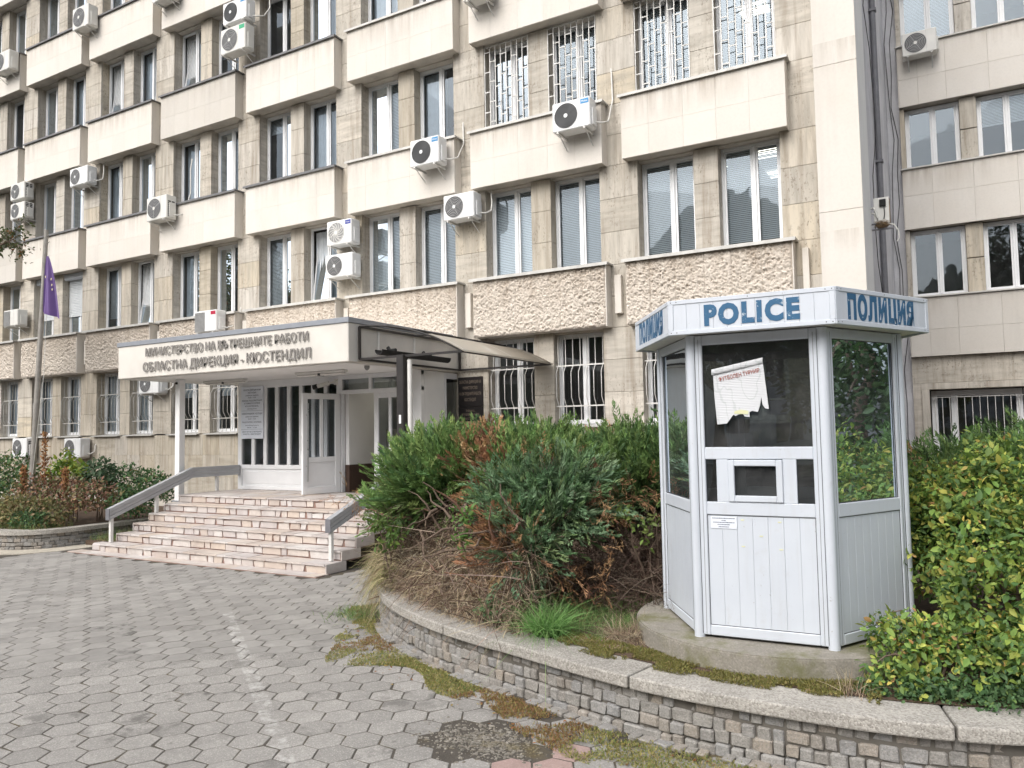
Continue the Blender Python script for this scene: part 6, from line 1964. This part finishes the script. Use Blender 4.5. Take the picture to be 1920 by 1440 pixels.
far("low dry olive-brown shrub along the left planter's coping", (-16.9, 8.8, .33), [((-17.6, 8.75, .62), (1.1, .42, .34)), ((-16.6, 8.8, .62), (.8, .42, .36)), ((-18.8, 8.7, .6), (1.0, .4, .32)), ((-15.9, 9.0, .6), (.55, .4, .32))], 5200, OLV, (.04, .075), .5)
far("red-brown shrub in the middle of the left planter", (-16.5, 9.5, .33), [((-17.0, 9.5, .95), (.75, .5, .42)), ((-16.2, 9.6, .92), (.75, .5, .42)), ((-15.6, 9.8, .85), (.45, .5, .38))], 3800, RED, (.04, .08), .55)
far("dark green shrub with bronze tips beside the handrail", (-15.6, 10.7, .33), [((-15.9, 10.7, 1.05), (.55, .5, .48)), ((-15.35, 10.9, .95), (.5, .5, .45)), ((-15.15, 10.3, .70), (.40, .5, .38))], 3600, DG, (.04, .08), .6)
far("bright yellow-green sapling under the low wall unit", (-16.6, 9.9, .33), [((-16.75, 9.9, 1.55), (.28, .2, .35)), ((-16.35, 9.9, 1.35), (.30, .2, .30)), ((-17.0, 9.8, 1.30), (.2, .2, .4))], 600, LG, (.06, .11), .2, 4)
far("grey-green bush above the red-brown one", (-16.1, 10.2, .33), [((-16.1, 10.2, 1.30), (.45, .4, .36))], 1000, [(.085, .145, .08, 2), (.11, .17, .09, 1)], (.05, .09), .5)
far("small dark green rose bush just above the coping", (-15.75, 8.75, .33), [((-15.9, 8.72, .52), (.38, .22, .20)), ((-16.3, 8.68, .48), (.25, .18, .18))], 1000, DG[:3] + [(.22, .27, .04, .6)], (.04, .07), .4, 2)
for i, (x_, y_, h_) in enumerate(((-17.15, 9.2, 1.15), (-16.75, 9.4, 1.85), (-16.0, 9.4, 1.10))):
    lb = ("rust-brown dead flower spike left of the flagpole's foot", "tallest rust-brown dead flower spike right of the flagpole", "short rust-brown dead flower spike above the red-brown shrub")[i]
    t = thing("dead_spike", lb, "plant", (x_, y_, .4))
    n = 260
    z_ = rng.uniform(.45, 1.0, n); a_ = rng.uniform(0, 6.28, n); r_ = .10 * (1.15 - z_) ** .5 * rng.random(n) + .01
    P = np.stack([x_ + r_ * np.cos(a_), y_ + r_ * np.sin(a_), .4 + z_ * h_], 1)
    scatter("dead_flowers", *LEAF, P, frames(unit(rng.normal(size=(n, 3)) + np.array([0, 0, .6]))), rng.uniform(.04, .08, n), pick([(.36, .18, .08, 2), (.27, .13, .06, 2), (.42, .26, .13, 1)], n), "dry_stem", t)
    MB().tube([(x_, y_, .33), (x_ + .02, y_, .4 + h_ * .5), (x_, y_ + .02, .4 + h_)], .008, 5).build("stem", "red_bark", t)
n = 2500
P = np.stack([rng.uniform(-19.5, -15.4, n), rng.uniform(8.45, 9.3, n), np.full(n, .34)], 1)
grass("planter_grass", "dry and green grass in the far left planter", P, rng.uniform(.08, .3, n), GR + [(.3, .24, .12, 4)], w_=(.002, .004))
n = 2200
P = np.stack([rng.uniform(-15.05, -13.95, n), rng.uniform(9.3, 11.5, n), np.full(n, .1)], 1)
grass("verge_grass", "rough grass strip between the planter and the steps", P, rng.uniform(.08, .28, n), GR + [(.3, .24, .12, 3)], w_=(.002, .004))

# ------------------------------------------------------------------ flagpole and flag
fp_ = thing("flagpole", "weathered grey metal flagpole leaning slightly beside the left planter shrubs", "flagpole", (-17.42, 9.5, .33))
MB().tube([(-17.42, 9.5, .3), (-17.38, 9.5, 1.2), (-17.14, 9.5, 4.8)], [.062, .06, .052], 12).build("lower_pole", "pole_metal", fp_)
MB().tube([(-17.14, 9.5, 4.8), (-17.02, 9.5, 6.68)], [.050, .044], 12).build("upper_pole", "pole_metal", fp_)
MB().tube([(-17.02, 9.5, 6.38), (-16.90, 9.5, 6.40)], .012, 6).build("arm", "pole_metal", fp_)
MB().tube([(-16.91, 9.5, 6.40), (-16.90, 9.49, 5.9), (-16.96, 9.47, 3.5), (-17.30, 9.45, 1.2)], .006, 5).build("halyard", "cable_white", fp_)
fg = thing("drooping_flag", "limp purple flag with pale stars hanging from the flagpole", "flag", (-16.9, 9.5, 4.7))
nu, nv = 26, 30
V = []; F = []
for i in range(nu + 1):
    for j in range(nv + 1):
        u, v_ = i / nu, j / nv               # u across the folded cloth, v downwards
        wd = .04 + .40 * v_ ** .75
        zz = 6.08 - 1.28 * v_ - (.16 * (u - .35) if v_ > .5 else 0) * (v_ - .5) * 2
        uo = (u - .30) * wd
        xx = -16.92 + uo * .80 + .03 * v_
        yy = 9.47 + uo * .55 + .055 * v_ * math.sin(u * 9.5 + v_ * 1.2) + .02 * math.sin(u * 21) * v_
        V.append((xx, yy, zz)); 
for i in range(nu):
    for j in range(nv):
        a_ = i * (nv + 1) + j; F.append((a_, a_ + 1, a_ + nv + 2, a_ + nv + 1))
npmesh("cloth", V, F, "flag_cloth", fg, None, True)
for (i, j) in ((22, 12), (21, 15), (19, 17), (13, 11)):
    c_ = V[i * (nv + 1) + j]
    st_ = []
    for q in range(10):
        r_ = .042 if q % 2 == 0 else .018
        st_.append((c_[0] + r_ * .7 * math.sin(q * math.pi / 5), c_[1] - .055, c_[2] + r_ * math.cos(q * math.pi / 5)))
    MB().add(st_, [tuple(range(10))]).build("star", "flag_star", fg)

# ------------------------------------------------------------------ trees
def tree(label, base, h, crown, n, pal, size=.22, trunk_r=.18, name="broadleaf_tree", group=None, extra=None):
    t = thing(name, label, "tree", base, group=group)
    B = Vector(base)
    pts = [B + Vector((random.uniform(-.1, .1) * i, random.uniform(-.1, .1) * i, h * i / 5)) for i in range(6)]
    MB().tube(pts, [trunk_r * (1 - .14 * i) for i in range(6)], 9).build("trunk", "bark", t)
    lb = MB()
    for c_, r_ in crown:
        for _ in range(2):
            e = Vector(c_) + Vector((random.uniform(-.4, .4) * r_[0], random.uniform(-.4, .4) * r_[1], random.uniform(-.2, .5) * r_[2]))
            s_ = pts[random.randrange(3, 6)]
            lb.tube([s_, s_.lerp(e, .5) + Vector((0, 0, .2)), e], [trunk_r * .4, trunk_r * .25, trunk_r * .08], 6)
    lb.build("limb", "bark", t)
    P, D_ = shell(crown, n, .45, 1.08, -.8)
    P += rng.normal(size=P.shape) * .12
    cl = vnoise(P[:, 0] * 1.1 + P[:, 2], P[:, 1] * 1.1 + P[:, 2] * .6, 7)
    ok = cl > .26
    P, D_, cl = P[ok], D_[ok], cl[ok]
    m_ = len(P)
    scatter("crown", *LEAF, P, frames(unit(D_ * .5 + rng.normal(size=(m_, 3)) + np.array([0, 0, -.2]))), rng.uniform(.6, 1.3, m_) * size, pick(pal, m_) * (.6 + .7 * cl)[:, None], "leaf", t)
    return t
TP = [(.045, .085, .030, 3), (.060, .110, .035, 2), (.035, .068, .028, 2)]
# the tree whose branch reaches in at the left border
t = tree("broadleaf tree at the left border, one leafy branch reaching into the photo", (-21.6, 8.6, .33), 6.0,
         [((-21.6, 8.6, 7.6), (1.9, 1.8, 1.7)), ((-20.6, 8.9, 6.9), (1.2, 1.2, 1.0)), ((-22.6, 8.3, 6.8), (1.4, 1.4, 1.2))], 6500, [(.085, .105, .045, 3), (.11, .12, .05, 2), (.06, .08, .035, 2), (.24, .12, .05, .4)], .13, .16)
br_ = MB()
bp_ = [Vector((-20.4, 8.9, 6.6)), Vector((-19.0, 9.0, 6.45)), Vector((-18.0, 9.0, 6.35)), Vector((-17.35, 9.0, 6.42))]
br_.tube(bp_, [.06, .04, .025, .008], 6)
tw = []
for i in range(34):
    s_ = bp_[1].lerp(bp_[3], random.random()); s_.z += random.uniform(-.02, .02)
    e = s_ + Vector((random.uniform(.05, .55), random.uniform(-.3, .3), random.uniform(-.45, .42)))
    if e.x > -16.75: e.x = -16.75
    br_.tube([s_, s_.lerp(e, .5) + Vector((0, 0, .04)), e], [.009, .006, .003], 5); tw.append((s_, e))
br_.build("branch", "bark", t)
Pl = []
for s_, e in tw:
    for _ in range(22):
        Pl.append(s_.lerp(e, random.uniform(.25, 1.05)) + Vector((random.gauss(0, .05), random.gauss(0, .05), random.gauss(0, .05))))
Pl = np.array([tuple(p) for p in Pl]); m_ = len(Pl)
scatter("branch_leaves", *LEAF, Pl, frames(unit(rng.normal(size=(m_, 3)) + np.array([0, 0, -.3]))), rng.uniform(.05, .10, m_), pick([(.095, .115, .045, 3), (.07, .09, .04, 3), (.27, .13, .05, .5)], m_), "leaf", t)

# what stands across the yard behind the photographer: mirrored in the panes
GT = "trees across the yard mirrored in the panes"
for lb, bs_, h_, cr, n_, sz in (
    ("dark broad tree mirrored in the booth's panes", (-4.5, -11.5, 0), 5.0, [((-4.5, -11.5, 6.2), (3.4, 3.0, 3.2)), ((-6.4, -11.0, 5.0), (2.4, 2.2, 2.2)), ((-2.4, -11.6, 5.2), (2.4, 2.2, 2.4))], 7000, .34),
    ("dark tree mirrored in the first floor panes", (-16, -10.5, 0), 5.5, [((-16, -10.5, 6.6), (3.2, 3.0, 3.4)), ((-14, -10.0, 5.2), (2.2, 2.2, 2.0)), ((-18.4, -10.6, 5.4), (2.4, 2.2, 2.4))], 6500, .34),
    ("tall dark tree mirrored in the wing's panes", (3.6, -13.5, 0), 8.0, [((3.6, -13.5, 9.6), (2.4, 2.4, 4.6)), ((5.4, -13.4, 6.6), (2.2, 2.0, 2.8))], 6500, .34),
    ("bushy yellowing tree mirrored low in the wing's panes", (-1.2, -17.5, 0), 3.0, [((-1.2, -17.5, 3.6), (2.0, 2.0, 2.0))], 2600, .3),
    ("dark tree mirrored in the booth's right-hand pane", (11.0, 13.0, 0), 4.5, [((11.0, 13.0, 4.6), (2.8, 2.6, 3.0)), ((13.4, 14.2, 3.8), (2.4, 2.4, 2.8)), ((9.8, 12.0, 2.2), (1.8, 1.6, 1.8))], 9000, .2),
    ("dark tree mirrored in the far left panes", (-30, -9.0, 0), 5.0, [((-30, -9, 6.2), (3.4, 3.0, 3.4)), ((-27, -9.4, 5.0), (2.6, 2.4, 2.4))], 5200, .36)):
    tree(lb, bs_, h_, cr, n_, [(.16, .17, .03, 2), (.11, .14, .03, 1)] if "yellow" in lb else TP, sz, .22, group=GT)
ab = thing("apartment_block", "pale apartment block mirrored in the wing's ground floor panes", "building", (1.5, -34, 0))
MB().box(-9, 11, -40, -33, 0, 12.5).build("wall", "white_plaster", ab)
MB().box(-9.3, 11.3, -40.3, -32.6, 12.5, 12.9).build("roof", "brick_red", ab)
for i in range(7):
    for j in range(4):
        x_ = -7.6 + i * 2.75; z_ = 1.2 + j * 2.95
        wo = MB().box(x_, x_ + 1.4, -32.99, -32.94, z_, z_ + 1.5).build("window", "white_pvc", ab)
        MB().box(x_ + .08, x_ + .66, -32.935, -32.93, z_ + .08, z_ + 1.42).build("pane", "entrance_dark", wo)
        MB().box(x_ + .74, x_ + 1.32, -32.935, -32.93, z_ + .08, z_ + 1.42).build("pane", "entrance_dark", wo)
        if i % 2 == 0:
            MB().box(x_ - .3, x_ + 1.7, -32.9, -31.9, z_ - .35, z_ + .65).build("balcony", "white_plaster", ab)
V = []; F = []
nx_, ny_ = 420, 10
for i in range(nx_ + 1):
    for j in range(ny_ + 1):
        x_ = -260 + 520 * i / nx_; y_ = -110 - 14 * j
        hgt = 1.7 * (26 + 9 * math.sin(i * .047) + 5 * math.sin(i * .116 + 1)) * math.sin(min(1, j / 7) * math.pi / 2)
        V.append((x_, y_, -.2 + hgt + random.uniform(0, 5.5) * (j > 0)))
for i in range(nx_):
    for j in range(ny_):
        a_ = i * (ny_ + 1) + j; F.append((a_, a_ + 1, a_ + ny_ + 2, a_ + ny_ + 1))
tag(npmesh("hills", V, F, "hill_wood"), kind="structure")
